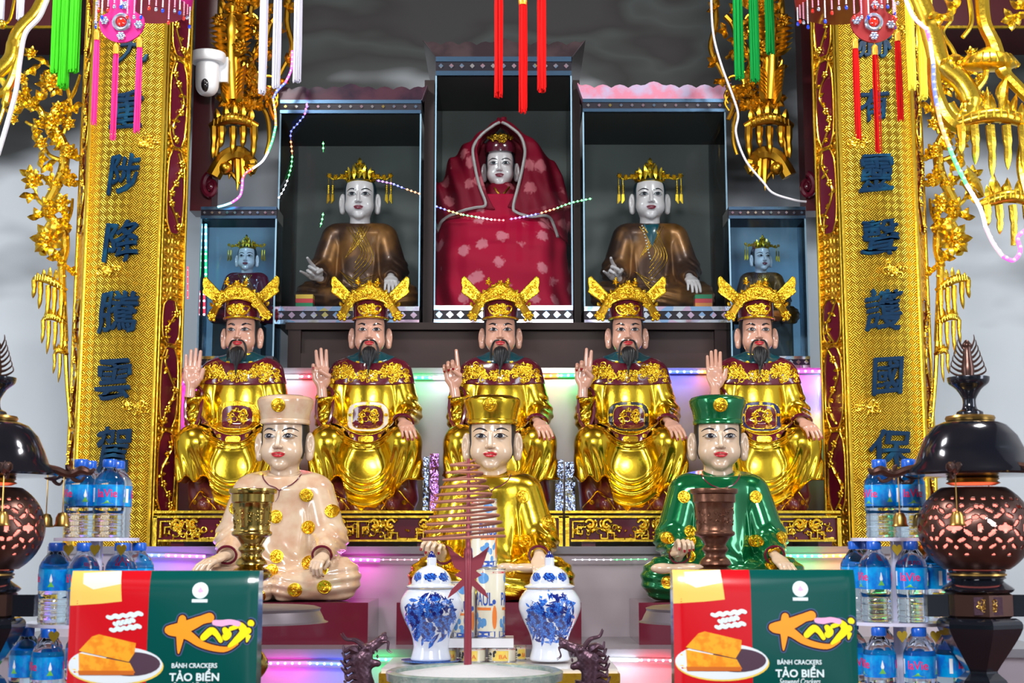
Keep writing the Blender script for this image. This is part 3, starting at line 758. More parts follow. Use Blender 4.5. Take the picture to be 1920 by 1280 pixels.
d2 = deity(1222, ZC, YD, .73, 'white faced deity with green undershirt and gold crown, right large glass case')
d3 = deity(459, ZS, .45, .42, 'small crowned white faced deity in the small glass case on the left', robe='maroon', mud=False)
d4 = deity(1431, ZS, .45, .42, 'small crowned white faced deity in the small glass case on the right', mud=False, yaw=rad(14))
mb = MB(); patch(mb, t_body, [(-20, 234), (0, 238), (20, 234), (12, 200), (0, 172), (-12, 200)], -120, 2.5, 4); obj('undershirt', mb, 'teal', d2)
mb = MB()
f_ = lambda p: t_body(p)-2.5
for i in range(12): mb.ball((-24+i*1.7, trace(f_, [-24+i*1.7], [228-i*8], -120)[0], 228-i*8), 2.2, 6)
obj('bead_string', mb, 'white_trim', d2)
# the veiled deity: red cloth over a seated figure, local px, base row 573
def veil_outer(p):
    x, y, z = p; ax = np.abs(x)
    prof = np.interp(z, [0, 60, 120, 165, 200, 240, 290, 320, 336, 345], [128, 121, 112, 106, 102, 96, 80, 52, 20, 2]).astype(np.float32) if False else None
    zz = np.clip(z, -10, 345)
    w = np.interp(zz.ravel(), [-10, 0, 60, 120, 165, 200, 240, 272, 300, 322, 338, 346], [127, 126, 119, 111, 107, 101, 93, 80, 58, 33, 14, 2]).reshape(z.shape)
    dep = np.interp(zz.ravel(), [-10, 0, 60, 110, 135, 160, 200, 260, 300, 330, 346], [84, 84, 80, 74, 60, 44, 40, 40, 36, 22, 4]).reshape(z.shape)
    r = np.sqrt((x/w)**2+(y/dep)**2)
    d = (r-1)*np.minimum(w, dep)*.8
    d = d-2.2*np.sin(x*.16+z*.03+1.5*np.sin(z*.03))*sstep(-5, -30, y)*sstep(40, 90, ax)-1.6*np.sin((z+.2*x)*.10)*sstep(0, -30, y)
    d = d-3.0*gs(z-158-.0010*x*x-.12*x, 4)*sstep(0, -20, y)
    return smax(smax(d, -z, 2), z-348, 2)
def veil_open(p):
    x, y, z = p
    hw = np.interp(z.ravel() if hasattr(z, 'ravel') else z, [170, 182, 200, 240, 285, 310, 328, 336], [2, 12, 22, 35, 42, 33, 12, 0]).reshape(np.shape(z))
    cx = np.interp(np.ravel(z), [170, 240, 346], [0, -3, 0]).reshape(np.shape(z))
    return smax(smax(np.abs(x+cx+2)-hw, 176-z, 2), y-26, 2)
def veil(p): return smax(veil_outer(p), -veil_open(p), 3)
mat('veil_red', (.40, .003, .03), .6, spec=.15); mat('veil_dark', (.20, .002, .016), .55, spec=.2)
for nm, c2 in (('veil_red', (.62, .16, .2)), ('veil_dark', (.45, .10, .12))):   # woven flower sprigs
    n = M[nm].node_tree; b = n.nodes['Principled BSDF']; t = n.nodes.new('ShaderNodeTexCoord')
    nz = n.nodes.new('ShaderNodeTexNoise'); nz.inputs['Scale'].default_value = .16; nz.inputs['Detail'].default_value = 3
    ad = n.nodes.new('ShaderNodeMixRGB'); ad.blend_type = 'ADD'; ad.inputs[0].default_value = 1
    ml = n.nodes.new('ShaderNodeVectorMath'); ml.operation = 'SCALE'; ml.inputs['Scale'].default_value = 14
    vo = n.nodes.new('ShaderNodeTexVoronoi'); vo.inputs['Scale'].default_value = .028; vo.inputs['Randomness'].default_value = .8
    rp = n.nodes.new('ShaderNodeValToRGB'); rp.color_ramp.elements[0].position = .24; rp.color_ramp.elements[1].position = .34
    rp.color_ramp.elements[0].color = (*c2, 1); rp.color_ramp.elements[1].color = b.inputs['Base Color'].default_value
    n.links.new(t.outputs['Object'], nz.inputs['Vector']); n.links.new(nz.outputs['Color'], ml.inputs[0]); n.links.new(t.outputs['Object'], ad.inputs[1])
    n.links.new(ml.outputs[0], ad.inputs[2]); n.links.new(ad.outputs[0], vo.inputs['Vector']); n.links.new(vo.outputs['Distance'], rp.inputs[0]); n.links.new(rp.outputs[0], b.inputs['Base Color'])
mat('silver_trim', (.42, .36, .35), .5, .3, bump=(.4, .8, .003))
vt = thing('veiled_deity_statue', 'white faced deity wrapped in a flowered red veil with silver edging, central glass case', 'statue', (W(940, 450, .86).x, .865, ZC), SC(.80, 450)*1.095)
def v_lap(p): return smax(veil_outer(p), p[2]-205, 3)
def hem_z(x): return 178-.0035*x*x-.10*x
def v_top(p): return smax(smax(veil_outer(p)-4-1.5*np.sin(p[0]*.2+p[2]*.05), -veil_open(p), 3), hem_z(p[0])+3*np.sin(p[0]*.11)-p[2], 3)
obj('lap_cloth', netmesh('lap_cloth', v_lap, (-134, -92, -3), (134, 92, 210), 2.4, 'veil_red'), None, vt)
obj('red_veil', netmesh('red_veil', v_top, (-134, -92, 100), (134, 92, 352), 2.4, 'veil_dark'), None, vt)
def v_in(p): return smin(rc(p, (0, 8, 150), (0, 8, 205), 52, 34), rc(p, (0, 8, 205), (0, 6, 232), 26, 14), 10)
vin = obj('inner_robe', netmesh('inner_robe', v_in, (-60, -50, 100), (60, 65, 240), 2.5, 'veil_dark'), None, vt)
mb = MB()
line(mb, v_in, [(14, 222), (2, 205), (-16, 190), (-30, 180)], 1.8, -60, .2); line(mb, v_in, [(-12, 220), (-4, 208), (4, 198)], 1.8, -60, .2)
obj('gold_collar', mb, 'gilt_dark', vin)
put_head(vt, 'skin_pale', F_thin, (26, 25, 25.5), (-2, 2, 264), rad(-3), 'lips_dark', 'blue_hair')
mb = MB(); mb.lathe([(26.5, 286), (27.5, 292), (27, 302), (20, 312), (2, 316)], (-2, 4, 0), 32); ho = obj('hat', mb, 'maroon', vt)
mb = MB(); fh = lambda p: np.sqrt((p[0]+2)**2+(p[1]-4)**2)-27.5-sstep(298, 316, p[2])*4
scrolls(mb, fh, -2, 306, 22, 8, -60, 30, 1.2, 5, .6)
for k in range(-3, 4): mb.leaf((-2+k*6, -26+abs(k)*2.2, 306), (k*.2, 0, 1), (0, -1, 0), 12-abs(k), 3.5, 1.6)
obj('hat_relief', mb, 'gilt_dark', ho)
mb = MB(); fv = lambda p: v_top(p)
eL = [(-1, 335), (-14, 326), (-33, 311), (-46, 285), (-42, 250), (-34, 215), (-24, 184)]
eR = [(-1, 335), (12, 326), (30, 309), (38, 282), (34, 250), (26, 215), (18, 180)]
for e in (eL+[(-44, 179), (-72, 172), (-98, 158), (-110, 140)], eR+[(24, 170), (46, 163), (78, 166), (88, 150), (94, 128)]):
    P = s2(e, 6); n_ = len(P)
    xs = [p[0]+(-2.5 if e[1][0] < 0 else 2.5) for p in P]; y = trace(lambda p: veil_outer(p)-5, xs, [p[1] for p in P], -140)
    mb.tube([(a, b-.6, p[1]) for a, b, p in zip(xs, y, P)], 2.6, 6, flat=.8)
obj('silver_edging', mb, 'silver_trim', vt)

# ---------------- the room and the altar ----------------
m = mat('wall_paint_and_shade', (.50, .56, .62), .7); n = m.node_tree; b = n.nodes['Principled BSDF']
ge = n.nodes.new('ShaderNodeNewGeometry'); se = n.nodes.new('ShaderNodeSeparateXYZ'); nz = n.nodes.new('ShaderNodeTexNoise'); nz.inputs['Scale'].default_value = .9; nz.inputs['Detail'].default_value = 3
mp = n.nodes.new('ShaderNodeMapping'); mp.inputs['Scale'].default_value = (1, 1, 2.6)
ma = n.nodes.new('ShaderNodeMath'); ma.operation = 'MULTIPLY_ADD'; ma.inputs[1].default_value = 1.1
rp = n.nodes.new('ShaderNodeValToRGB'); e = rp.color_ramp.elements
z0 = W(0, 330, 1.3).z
e[0].position = .42; e[0].color = (.60, .66, .71, 1); e[1].position = 1; e[1].color = (.02, .02, .022, 1)  # pale paint below; the upper wall's shade is painted in, darkening with height
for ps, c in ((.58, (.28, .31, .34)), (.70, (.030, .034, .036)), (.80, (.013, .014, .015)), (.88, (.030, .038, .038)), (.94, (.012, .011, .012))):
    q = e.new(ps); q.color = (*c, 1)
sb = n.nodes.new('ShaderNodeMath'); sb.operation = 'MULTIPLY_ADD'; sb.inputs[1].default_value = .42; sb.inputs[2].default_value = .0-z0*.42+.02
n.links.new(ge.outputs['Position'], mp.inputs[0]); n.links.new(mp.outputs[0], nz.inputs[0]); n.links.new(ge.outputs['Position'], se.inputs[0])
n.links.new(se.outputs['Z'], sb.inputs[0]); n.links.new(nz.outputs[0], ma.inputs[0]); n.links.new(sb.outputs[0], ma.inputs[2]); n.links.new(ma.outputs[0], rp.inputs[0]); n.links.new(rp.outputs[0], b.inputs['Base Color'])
def struct(name, mb, m): o = obj(name, mb, m, smooth=False); o['kind'] = 'structure'; return o
struct('wall_back', MB().box((-3.2, 1.3, 0), (3.2, 1.45, 4.6)), 'wall_paint_and_shade')
mat('plaster', (.5, .53, .58), .8); mat('floor_tile', (.25, .12, .08), .3)
struct('wall_left', MB().box((-3.3, -5.9, 0), (-3.2, 1.45, 4.6)), 'plaster')
struct('wall_right', MB().box((3.2, -5.9, 0), (3.3, 1.45, 4.6)), 'plaster')
struct('floor', MB().box((-3.3, -5.9, -.1), (3.3, 1.45, 0)), 'floor_tile')
mat('ceiling_wood', (.10, .05, .03), .6)
struct('ceiling', MB().box((-3.3, -5.9, 4.6), (3.3, 1.45, 4.7)), 'ceiling_wood')
mat('beam_lacquer', (.07, .008, .012), .35, 0, .3)
Zb0, Zb1 = W(0, 62, 1.0).z, W(0, -80, 1.0).z
for x0, x1 in ((-3.2, W(150, 50, 1.0).x), (W(1720, 50, 1.0).x, 3.2)):
    o = obj('lacquered_beam', MB().box((x0, .95, Zb0), (x1, 1.3, Zb1)), 'beam_lacquer', smooth=False)
    tag(o, 'dark red lacquered beam behind the carving at the upper %s edge' % ('left' if x0 < 0 else 'right'), 'beam')
    obj('gold_fillet', MB().box((x0, .935, Zb0), (x1, .95, Zb0+.012)), 'gilt_m', o)
mat('marble', (.42, .36, .40), .25, 0, .3, var=(2.0, (.32, .28, .31), .42, .7), bump=(2, .1, .003))
mat('marble_edge', (.16, .15, .17), .3, 0, .3)
Z1 = W(0, 690, .42).z; Z2 = W(0, 1024, -.28).z; Z3 = W(0, 1216, -.83).z; Z4 = .92
def X(px, Y=0, py=640): return W(px, py, Y).x
XL, XR = X(292, .42, 800), X(1556, .42, 800)
def tier(label, x0, x1, y0, y1, z0, z1, lip):
    o = obj('marble_altar_tier', MB().box((x0, y0+.012, z0), (x1, y1, z1-lip)), 'marble', smooth=False); tag(o, label, 'altar tier', 'stepped marble tiers of the altar')
    obj('edge_slab', MB().box((x0-.01, y0-.012, z1-lip), (x1+.01, y1, z1)), 'marble_edge', o, smooth=False); return o
tier('highest marble altar tier, carrying the wooden cabinet and the glass cases', XL, XR, .42, 1.29, Z2, Z1, .022)
tier('middle marble altar tier carrying the carved gold bench', -1.62, 1.58, -.28, 1.28, Z3, Z2, .026)
tier('lowest marble altar tier carrying the plinths of the three attendants', -1.75, 1.7, -.83, 1.26, Z4, Z3, .026)
mat('table_wood', (.12, .03, .02), .35, 0, .3)
t = thing('altar_table', 'wide dark wooden altar table under the censer, mostly below the frame', 'table', (0, -2.05, 0))
obj('tabletop', MB().box((-2.0, -1.2, Z4-.06), (1.95, 1.2, Z4)), 'table_wood', t, smooth=False)
for x in (-1.9, 1.75):
    for y in (-1.1, 1.0): obj('leg', MB().box((x, y, 0), (x+.1, y+.1, Z4-.06)), 'table_wood', t, smooth=False)
b_ = obj('marble_plinth_course', MB().box((-1.7, -.80, 0), (1.65, 1.2, Z4)), 'marble', smooth=False); tag(b_, 'plain marble base below the altar tiers', 'altar base')
# cabinet
mat('dark_wood', (.036, .018, .016), .5, 0, .0, spec=.3, var=(3, (.025, .015, .014), .4, .65), bump=(14, .3, .003))
mat('dark_wood2', (.022, .012, .012), .5, 0, 0, spec=.25)
YC = .56
c = thing('wooden_cabinet', 'long low dark wooden cabinet under the three large glass cases', 'cabinet', (0, YC, Z1))
zc = ZC-.04; zt = W(0, 605, YC).z
x0, x1 = X(540, YC, 640), X(1372, YC, 640)
obj('body', MB().box((x0, .03, 0), (x1, .70, zt-Z1-.03)), 'dark_wood', c, smooth=False)
obj('top_board', MB().box((x0-.01, -.01, zt-Z1-.03), (x1+.01, .72, zt-Z1)), 'dark_wood2', c, smooth=False)
zr = [W(0, r, YC).z-Z1 for r in (615, 617, 662, 690)]
obj('bottom_rail', MB().box((x0, 0, 0), (x1, .04, zr[2])), 'dark_wood', c, smooth=False)
obj('top_rail', MB().box((x0, 0, zr[0]), (x1, .04, zt-Z1-.03)), 'dark_wood', c, smooth=False)
for a in (540, 1340): obj('stile', MB().box((X(a, YC), -.004, 0), (X(a+24, YC), .04, zt-Z1-.03)), 'dark_wood2', c, smooth=False)
# carved bench
def fret(mb, x0, x1, z0, z1, y, seed):
    """symmetrical cloud fretwork between x0 and x1"""
    H = z1-z0; n = max(1, round((x1-x0)/(H*2.1))); wd = (x1-x0)/n
    f = lambda p: y-p[1]
    for i in range(n):
        c = x0+wd*(i+.5); s_ = 1 if i % 2 else -1
        for s in (-1, 1):
            g = lambda u, v: (c+s*u*wd*.5, z0+H*v)
            P = [g(.98, .15), g(.98, .85), g(.55, .85), g(.55, .62), g(.80, .60), g(.80, .32), g(.62, .32), g(.62, .46)] if s*s_ > 0 else [g(.98, .10), g(.60, .10), g(.60, .35), g(.35, .38), g(.35, .12), g(.10, .12), g(.10, .30)]
            mb.tube([(a, y-.004, b) for a, b in P], H*.07, 6)
            P = [g(.50, .80), g(.38, .92), g(.22, .86), g(.20, .66), g(.32, .60), g(.42, .68)]; mb.tube([(a, y-.004, b) for a, b in s2(P, 4)], H*.075, 6)
            P = [g(.12, .92), g(.06, .75), g(.14, .55), g(.30, .45), g(.45, .5)]; mb.tube([(a, y-.004, b) for a, b in s2(P, 4)], [H*.045+H*.03*(k % 5 == 2) for k in range(17)], 6)
            for u, v in ((.45, .2), (.72, .2), (.9, .5), (.30, .75), (.5, .95), (.15, .42)): mb.leaf((c+s*u*wd*.5, y, z0+H*v), (R.uniform(-1, 1), -.2, R.uniform(-1, 1)), (0, -1, 0), H*.16, H*.05, H*.03)
            mb.ball((c+s*wd*.16, y-.004, z0+H*.72), H*.06, 6)
    for i in range(n): scrolls(mb, f, x0+wd*(i+.5), z0+H*.55, wd*.5, H*.42, y-.2, 16, H*.038, seed*9+i, .002)
    return mb
ZBb = Z2
for k, (a, b, lb) in enumerate(((287, 1055, 'long gilded bench with maroon fretwork panel under the left officials'), (1060, 1577, 'shorter gilded bench with maroon fretwork panel under the two right officials'))):
    xa, xb = X(a, -.13, 990), X(b, -.13, 990); t = thing('carved_altar_bench', lb, 'bench', (0, -.13, ZBb), 1, 'carved gold benches under the officials')
    h = ZB-ZBb
    obj('bench_top', MB().box((xa, 0, h-.009), (xb, .52, h)), 'gilt_m', t, smooth=False)
    obj('back_panel', MB().box((xa+.01, .014, h*.16), (xb-.01, .05, h-.018)), 'maroon', t, smooth=False)
    mb = MB()
    for q0, q1, q2, q3 in ((xa, xb, h-.026, h-.018), (xa, xa+.014, .0, h-.02), (xb-.014, xb, .0, h-.02), (xa+.02, xb-.02, h*.13, h*.13+.007)): mb.box((q0, -.004, q2), (q1, .02, q3))
    obj('frame', mb, 'gilt_m', t, smooth=False)
    obj('fretwork', fret(MB(), xa+.025, xb-.025, h*.14, h-.026, .006, k), 'gilt_m', t)
    for q in np.linspace(xa+.06, xb-.08, 4): obj('foot', MB().box((q, .02, 0), (q+.05, .5, h*.2)), 'maroon', t, smooth=False)
# plinths
for px, w_, lb in ((531, 161, 'dark maroon plinth under the cream robed attendant'), (917, 172, 'dark maroon plinth under the gold robed attendant'), (1356, 160, 'dark maroon plinth under the green robed attendant')):
    s_ = SC(-.62, 1150); x = X(px, -.62, 1150)
    o = obj('statue_plinth', MB().box((-w_*s_, -.655, Z3), (w_*s_, -.285, W(0, 1128, -.60).z)), 'maroon', loc=(x, 0, 0), smooth=False)
    tag(o, lb, 'plinth', 'maroon plinths of the attendants')
# ---------------- glass cases ----------------
def glass(name, col, tr, r=.02, edge=None):
    m = bpy.data.materials.new(name); m.use_nodes = True; n = m.node_tree; n.nodes.clear()
    o = n.nodes.new('ShaderNodeOutputMaterial'); t = n.nodes.new('ShaderNodeBsdfTransparent'); t.inputs[0].default_value = (*col, 1)
    g = n.nodes.new('ShaderNodeBsdfGlossy'); g.inputs['Roughness'].default_value = r; f = n.nodes.new('ShaderNodeFresnel'); f.inputs[0].default_value = tr
    x = n.nodes.new('ShaderNodeMixShader'); n.links.new(f.outputs[0], x.inputs[0]); n.links.new(t.outputs[0], x.inputs[1]); n.links.new(g.outputs[0], x.inputs[2]); n.links.new(x.outputs[0], o.inputs[0]); M[name] = m
glass('pane', (.86, .90, .91), 1.22); glass('pane_blue', (.74, .87, .95), 1.28)
mat('case_back', (.12, .125, .115), .6); mat('case_back_blue', (.26, .36, .42), .5); mat('case_roof', (.035, .04, .04), .5)
mat('glass_edge', (.25, .42, .55), .15, 0, .6); mat('band_dark', (.012, .010, .018), .4, 0, 0, spec=.25)
m = mat('mirror_mosaic', (.75, .75, .8), .12, .9); n = m.node_tree; b = n.nodes['Principled BSDF']; t = n.nodes.new('ShaderNodeTexCoord'); vo = n.nodes.new('ShaderNodeTexVoronoi'); vo.inputs['Scale'].default_value = 22
rp = n.nodes.new('ShaderNodeValToRGB'); rp.color_ramp.interpolation = 'CONSTANT'; e = rp.color_ramp.elements; e[0].color = (.62, .60, .75, 1); e[1].position = .85; e[1].color = (.75, .65, .25, 1)
for ps, c_ in ((.3, (.35, .55, .8)), (.5, (.75, .55, .7)), (.65, (.7, .75, .8)), (.93, (.3, .6, .45))): q = e.new(ps); q.color = (*c_, 1)
n.links.new(t.outputs['Object'], vo.inputs['Vector']); n.links.new(vo.outputs['Color'], rp.inputs[0]); n.links.new(rp.outputs[0], b.inputs['Base Color'])
mat('crest_acrylic', (.07, .03, .045), .15, .2, .2, var=(9, (.025, .016, .03), .4, .6)); mat('crest_pink', (.60, .22, .32), .15, .1, .6, var=(14, (.45, .38, .55), .42, .6)); mat('crest_brown', (.03, .02, .025), .2, .2, .2, var=(9, (.06, .04, .045), .45, .65))
mat('mirror_dim', (.10, .20, .34), .2, .8)
def band(par, name, xa, xb, z0, z1, y, nd):
    o = obj(name, MB().box((xa, y, z0), (xb, y+.02, z1)), 'band_dark', par, smooth=False); h = z1-z0
    mb = MB(); mb.box((xa, y-.005, z0), (xb, y+.004, z0+h*.24)); mb.box((xa, y-.005, z1-h*.26), (xb, y+.004, z1)); obj('mirror_strip', mb, 'mirror_mosaic' if name == 'base_band' else 'mirror_dim', o, smooth=False)
    mb = MB(); c_ = (z0+z1)/2; r = h*(.20 if name == 'base_band' else .13)
    for i in range(nd):
        x = xa+(xb-xa)*(i+.5)/nd; mb.prism([(x-r, c_), (x, c_-r), (x+r, c_), (x, c_+r)], y-.006, y+.002)
    obj('diamond_inlay', mb, 'mirror_mosaic', o, smooth=False); return o
def case(label, l, r, top, bt, base, bb, Y, Y1, crest, pane='pane', back='case_back', nd=13, zb=None, crest_h=30, flare=10):
    xa, xb = X(l, Y, 400), X(r, Y, 400); zb = W(0, bb, Y).z if zb is None else zb; zt_ = W(0, top, Y).z; cx = (xa+xb)/2
    t = thing('glass_display_case', label, 'display case', (0, 0, 0), 1, 'glass display cases over the altar')
    zbase = W(0, base, Y).z; zbt = W(0, bt, Y).z
    if base < bb: obj('base_board', MB().box((xa, Y+.01, zb), (xb, Y1, zbase)), 'case_roof', t, smooth=False); band(t, 'base_band', xa, xb, zb, zbase, Y-.006, nd)
    obj('roof', MB().box((xa, Y+.02, zbt), (xb, Y1, zt_)), 'case_roof', t, smooth=False); band(t, 'top_band', xa, xb, zbt, zt_, Y-.002, nd)
    obj('back_panel', MB().box((xa, Y1-.01, zbase), (xb, Y1, zbt)), back, t, smooth=False)
    obj('front_pane', MB().box((xa+.006, Y, zbase), (xb-.006, Y+.004, zbt)), pane, t, smooth=False)
    for x in (xa, xb-.004): obj('side_pane', MB().box((x, Y+.008, zbase), (x+.004, Y1-.01, zbt)), pane, t, smooth=False)
    mb = MB()
    for x in (xa-.001, xb-.005): mb.box((x, Y-.002, zbase), (x+.006, Y+.006, zbt))
    obj('edge_strip', mb, 'glass_edge', t, smooth=False)
    if crest:
        s_ = SC(Y, 200); hh = crest_h*s_; n_ = 9; P = []
        fl = flare*s_
        P = [(xa, zt_), (xa-fl, zt_+hh)]
        for i in range(1, n_*4):
            u = i/(n_*4); x = xa-fl+(xb-xa+2*fl)*u; P.append((x, zt_+hh*(.72+.22*abs(math.sin(u*PI*n_))+(.2 if abs(u-.5) < .06 else 0))))
        P += [(xb+fl, zt_+hh), (xb, zt_)]
        obj('crest', MB().prism(P, Y-.004, Y+.004), crest, t, smooth=False)
        for s in (-1, 1):
            x = xa if s < 0 else xb
            obj('crest_side', MB().add([(x, Y, zt_), (x+s*fl, Y-.01, zt_+hh), (x+s*fl, Y1, zt_+hh), (x, Y1, zt_), (x+.004, Y, zt_), (x+s*fl+.004, Y-.01, zt_+hh), (x+s*fl+.004, Y1, zt_+hh), (x+.004, Y1, zt_)],
                [(0, 1, 2, 3), (7, 6, 5, 4), (0, 4, 5, 1), (1, 5, 6, 2), (2, 6, 7, 3)]), crest, t, smooth=False)
    return t
case('large glass case on the left with a murky pinkish crest, holding a crowned deity', 521, 788, 188, 213, 575, 604, .60, 1.12, 'crest_acrylic', zb=zt, crest_h=28)
ct = case('tallest glass case in the centre with a dark flared crest, holding the veiled deity', 815, 1073, 107, 142, 573, 604, .60, 1.12, 'crest_brown', zb=zt, flare=25, crest_h=32)
case('large glass case on the right with a pink and white crest, holding a crowned deity', 1094, 1364, 186, 210, 575, 604, .60, 1.12, 'crest_pink', zb=zt, crest_h=30)
for l, r, lb in ((377, 519, 'small bluish glass case at the left, behind the leftmost official'), (1366, 1510, 'small bluish glass case at the right, behind the rightmost official')):
    case(lb, l, r, 388, 410, 668, 690, .42, .585, None, 'pane_blue', 'pane_blue', 10, zb=Z1)
    s_ = -1 if l < 900 else 1; px = (l+r)/2
    t = obj('deity_stand', MB().box((-.10, .45, W(0, 668, .42).z), (.10, .57, ZS)), 'case_roof', loc=(X(px, .50), 0, 0), smooth=False); tag(t, 'dark block under the small deity in the %s small case' % ('left' if s_ < 0 else 'right'), 'stand')
# dark posts between the cases and lacquered posts beside them
for a, b, tp, lb in ((789, 814, 150, 'dark wooden post between the left and central glass cases'), (1074, 1093, 150, 'dark wooden post between the central and right glass cases')):
    o = obj('wooden_post', MB().box((X(a+3, .66), .66, zt), (X(b-3, .66), .74, W(0, tp, .66).z)), 'dark_wood2', smooth=False); tag(o, lb, 'post')
# ---------------- couplet boards on round pillars ----------------
m = mat('board_gold', (.86, .52, .04), .3, 1); n = m.node_tree; b = n.nodes['Principled BSDF']
def N(t, **k):
    x = n.nodes.new(t)
    for a, v in k.items(): setattr(x, a, v)
    return x
def mth(op, a, c=None, d=None):
    x = N('ShaderNodeMath', operation=op)
    for i, q in enumerate((a, c, d)):
        if q is None: continue
        if isinstance(q, (int, float)): x.inputs[i].default_value = q
        else: n.links.new(q, x.inputs[i])
    return x.outputs[0]
t = N('ShaderNodeTexCoord'); se = N('ShaderNodeSeparateXYZ'); n.links.new(t.outputs['Object'], se.inputs[0])
k = 1/.030
u = mth('MULTIPLY', mth('ADD', se.outputs[0], se.outputs[2]), k); v = mth('MULTIPLY', mth('SUBTRACT', se.outputs[2], se.outputs[0]), k)
# twill weave: bars three strands wide, alternating direction, each bar two cells long
cu = mth('FLOOR', u); cv = mth('FLOOR', v)
sel = mth('GREATER_THAN', mth('ABSOLUTE', mth('MODULO', mth('ADD', mth('ADD', cu, cv), 400), 2)), .5)
h1 = mth('ABSOLUTE', mth('SINE', mth('MULTIPLY', u, 3*PI))); h2 = mth('ABSOLUTE', mth('SINE', mth('MULTIPLY', v, 3*PI)))
mx = mth('ADD', mth('MULTIPLY', h1, sel), mth('MULTIPLY', h2, mth('SUBTRACT', 1, sel)))
bu = N('ShaderNodeBump'); bu.inputs['Strength'].default_value = .9; bu.inputs['Distance'].default_value = .004
n.links.new(mx, bu.inputs['Height']); n.links.new(bu.outputs[0], b.inputs['Normal'])
rp = N('ShaderNodeValToRGB'); rp.color_ramp.elements[0].color = (.50, .24, .01, 1); rp.color_ramp.elements[1].color = (.95, .62, .06, 1); rp.color_ramp.elements[0].position = .15; rp.color_ramp.elements[1].position = .7
n.links.new(mx, rp.inputs[0]); n.links.new(rp.outputs[0], b.inputs['Base Color'])
# ring-diaper on the side bands
m = mat('band_gold', (.84, .50, .05), .3, 1); n = m.node_tree; b = n.nodes['Principled BSDF']
t = N('ShaderNodeTexCoord'); vo = N('ShaderNodeTexVoronoi'); vo.inputs['Scale'].default_value = 26; vo.inputs['Randomness'].default_value = 0
n.links.new(t.outputs['Object'], vo.inputs['Vector']); s_ = mth('SINE', mth('MULTIPLY', vo.outputs['Distance'], 16))
bu = N('ShaderNodeBump'); bu.inputs['Strength'].default_value = .8; bu.inputs['Distance'].default_value = .005; n.links.new(s_, bu.inputs['Height']); n.links.new(bu.outputs[0], b.inputs['Normal'])
mat('calligraphy_blue', (.001, .020, .055), .35, 0, .06, var=(16, (.003, .055, .11), .5, .7), bump=(30, .3, .003), spec=.12)
mat('pillar_lacquer', (.03, .006, .008), .3, 0, .4)
sB = SC(0, 600); YB = .02
def brush(seed):
    def g(v):
        q = v.copy(); w_ = np.ptp(q[:, 0])
        q[:, 0] += w_*.025*np.sin(q[:, 1]/w_*9+seed)+w_*.012*np.sin(q[:, 1]/w_*31+seed*2)+q[:, 1]*.06
        q[:, 1] += w_*.03*np.sin(q[:, 0]/w_*7+seed*3)+w_*.012*np.sin(q[:, 0]/w_*27+seed)+q[:, 0]*.07; return q
    return g
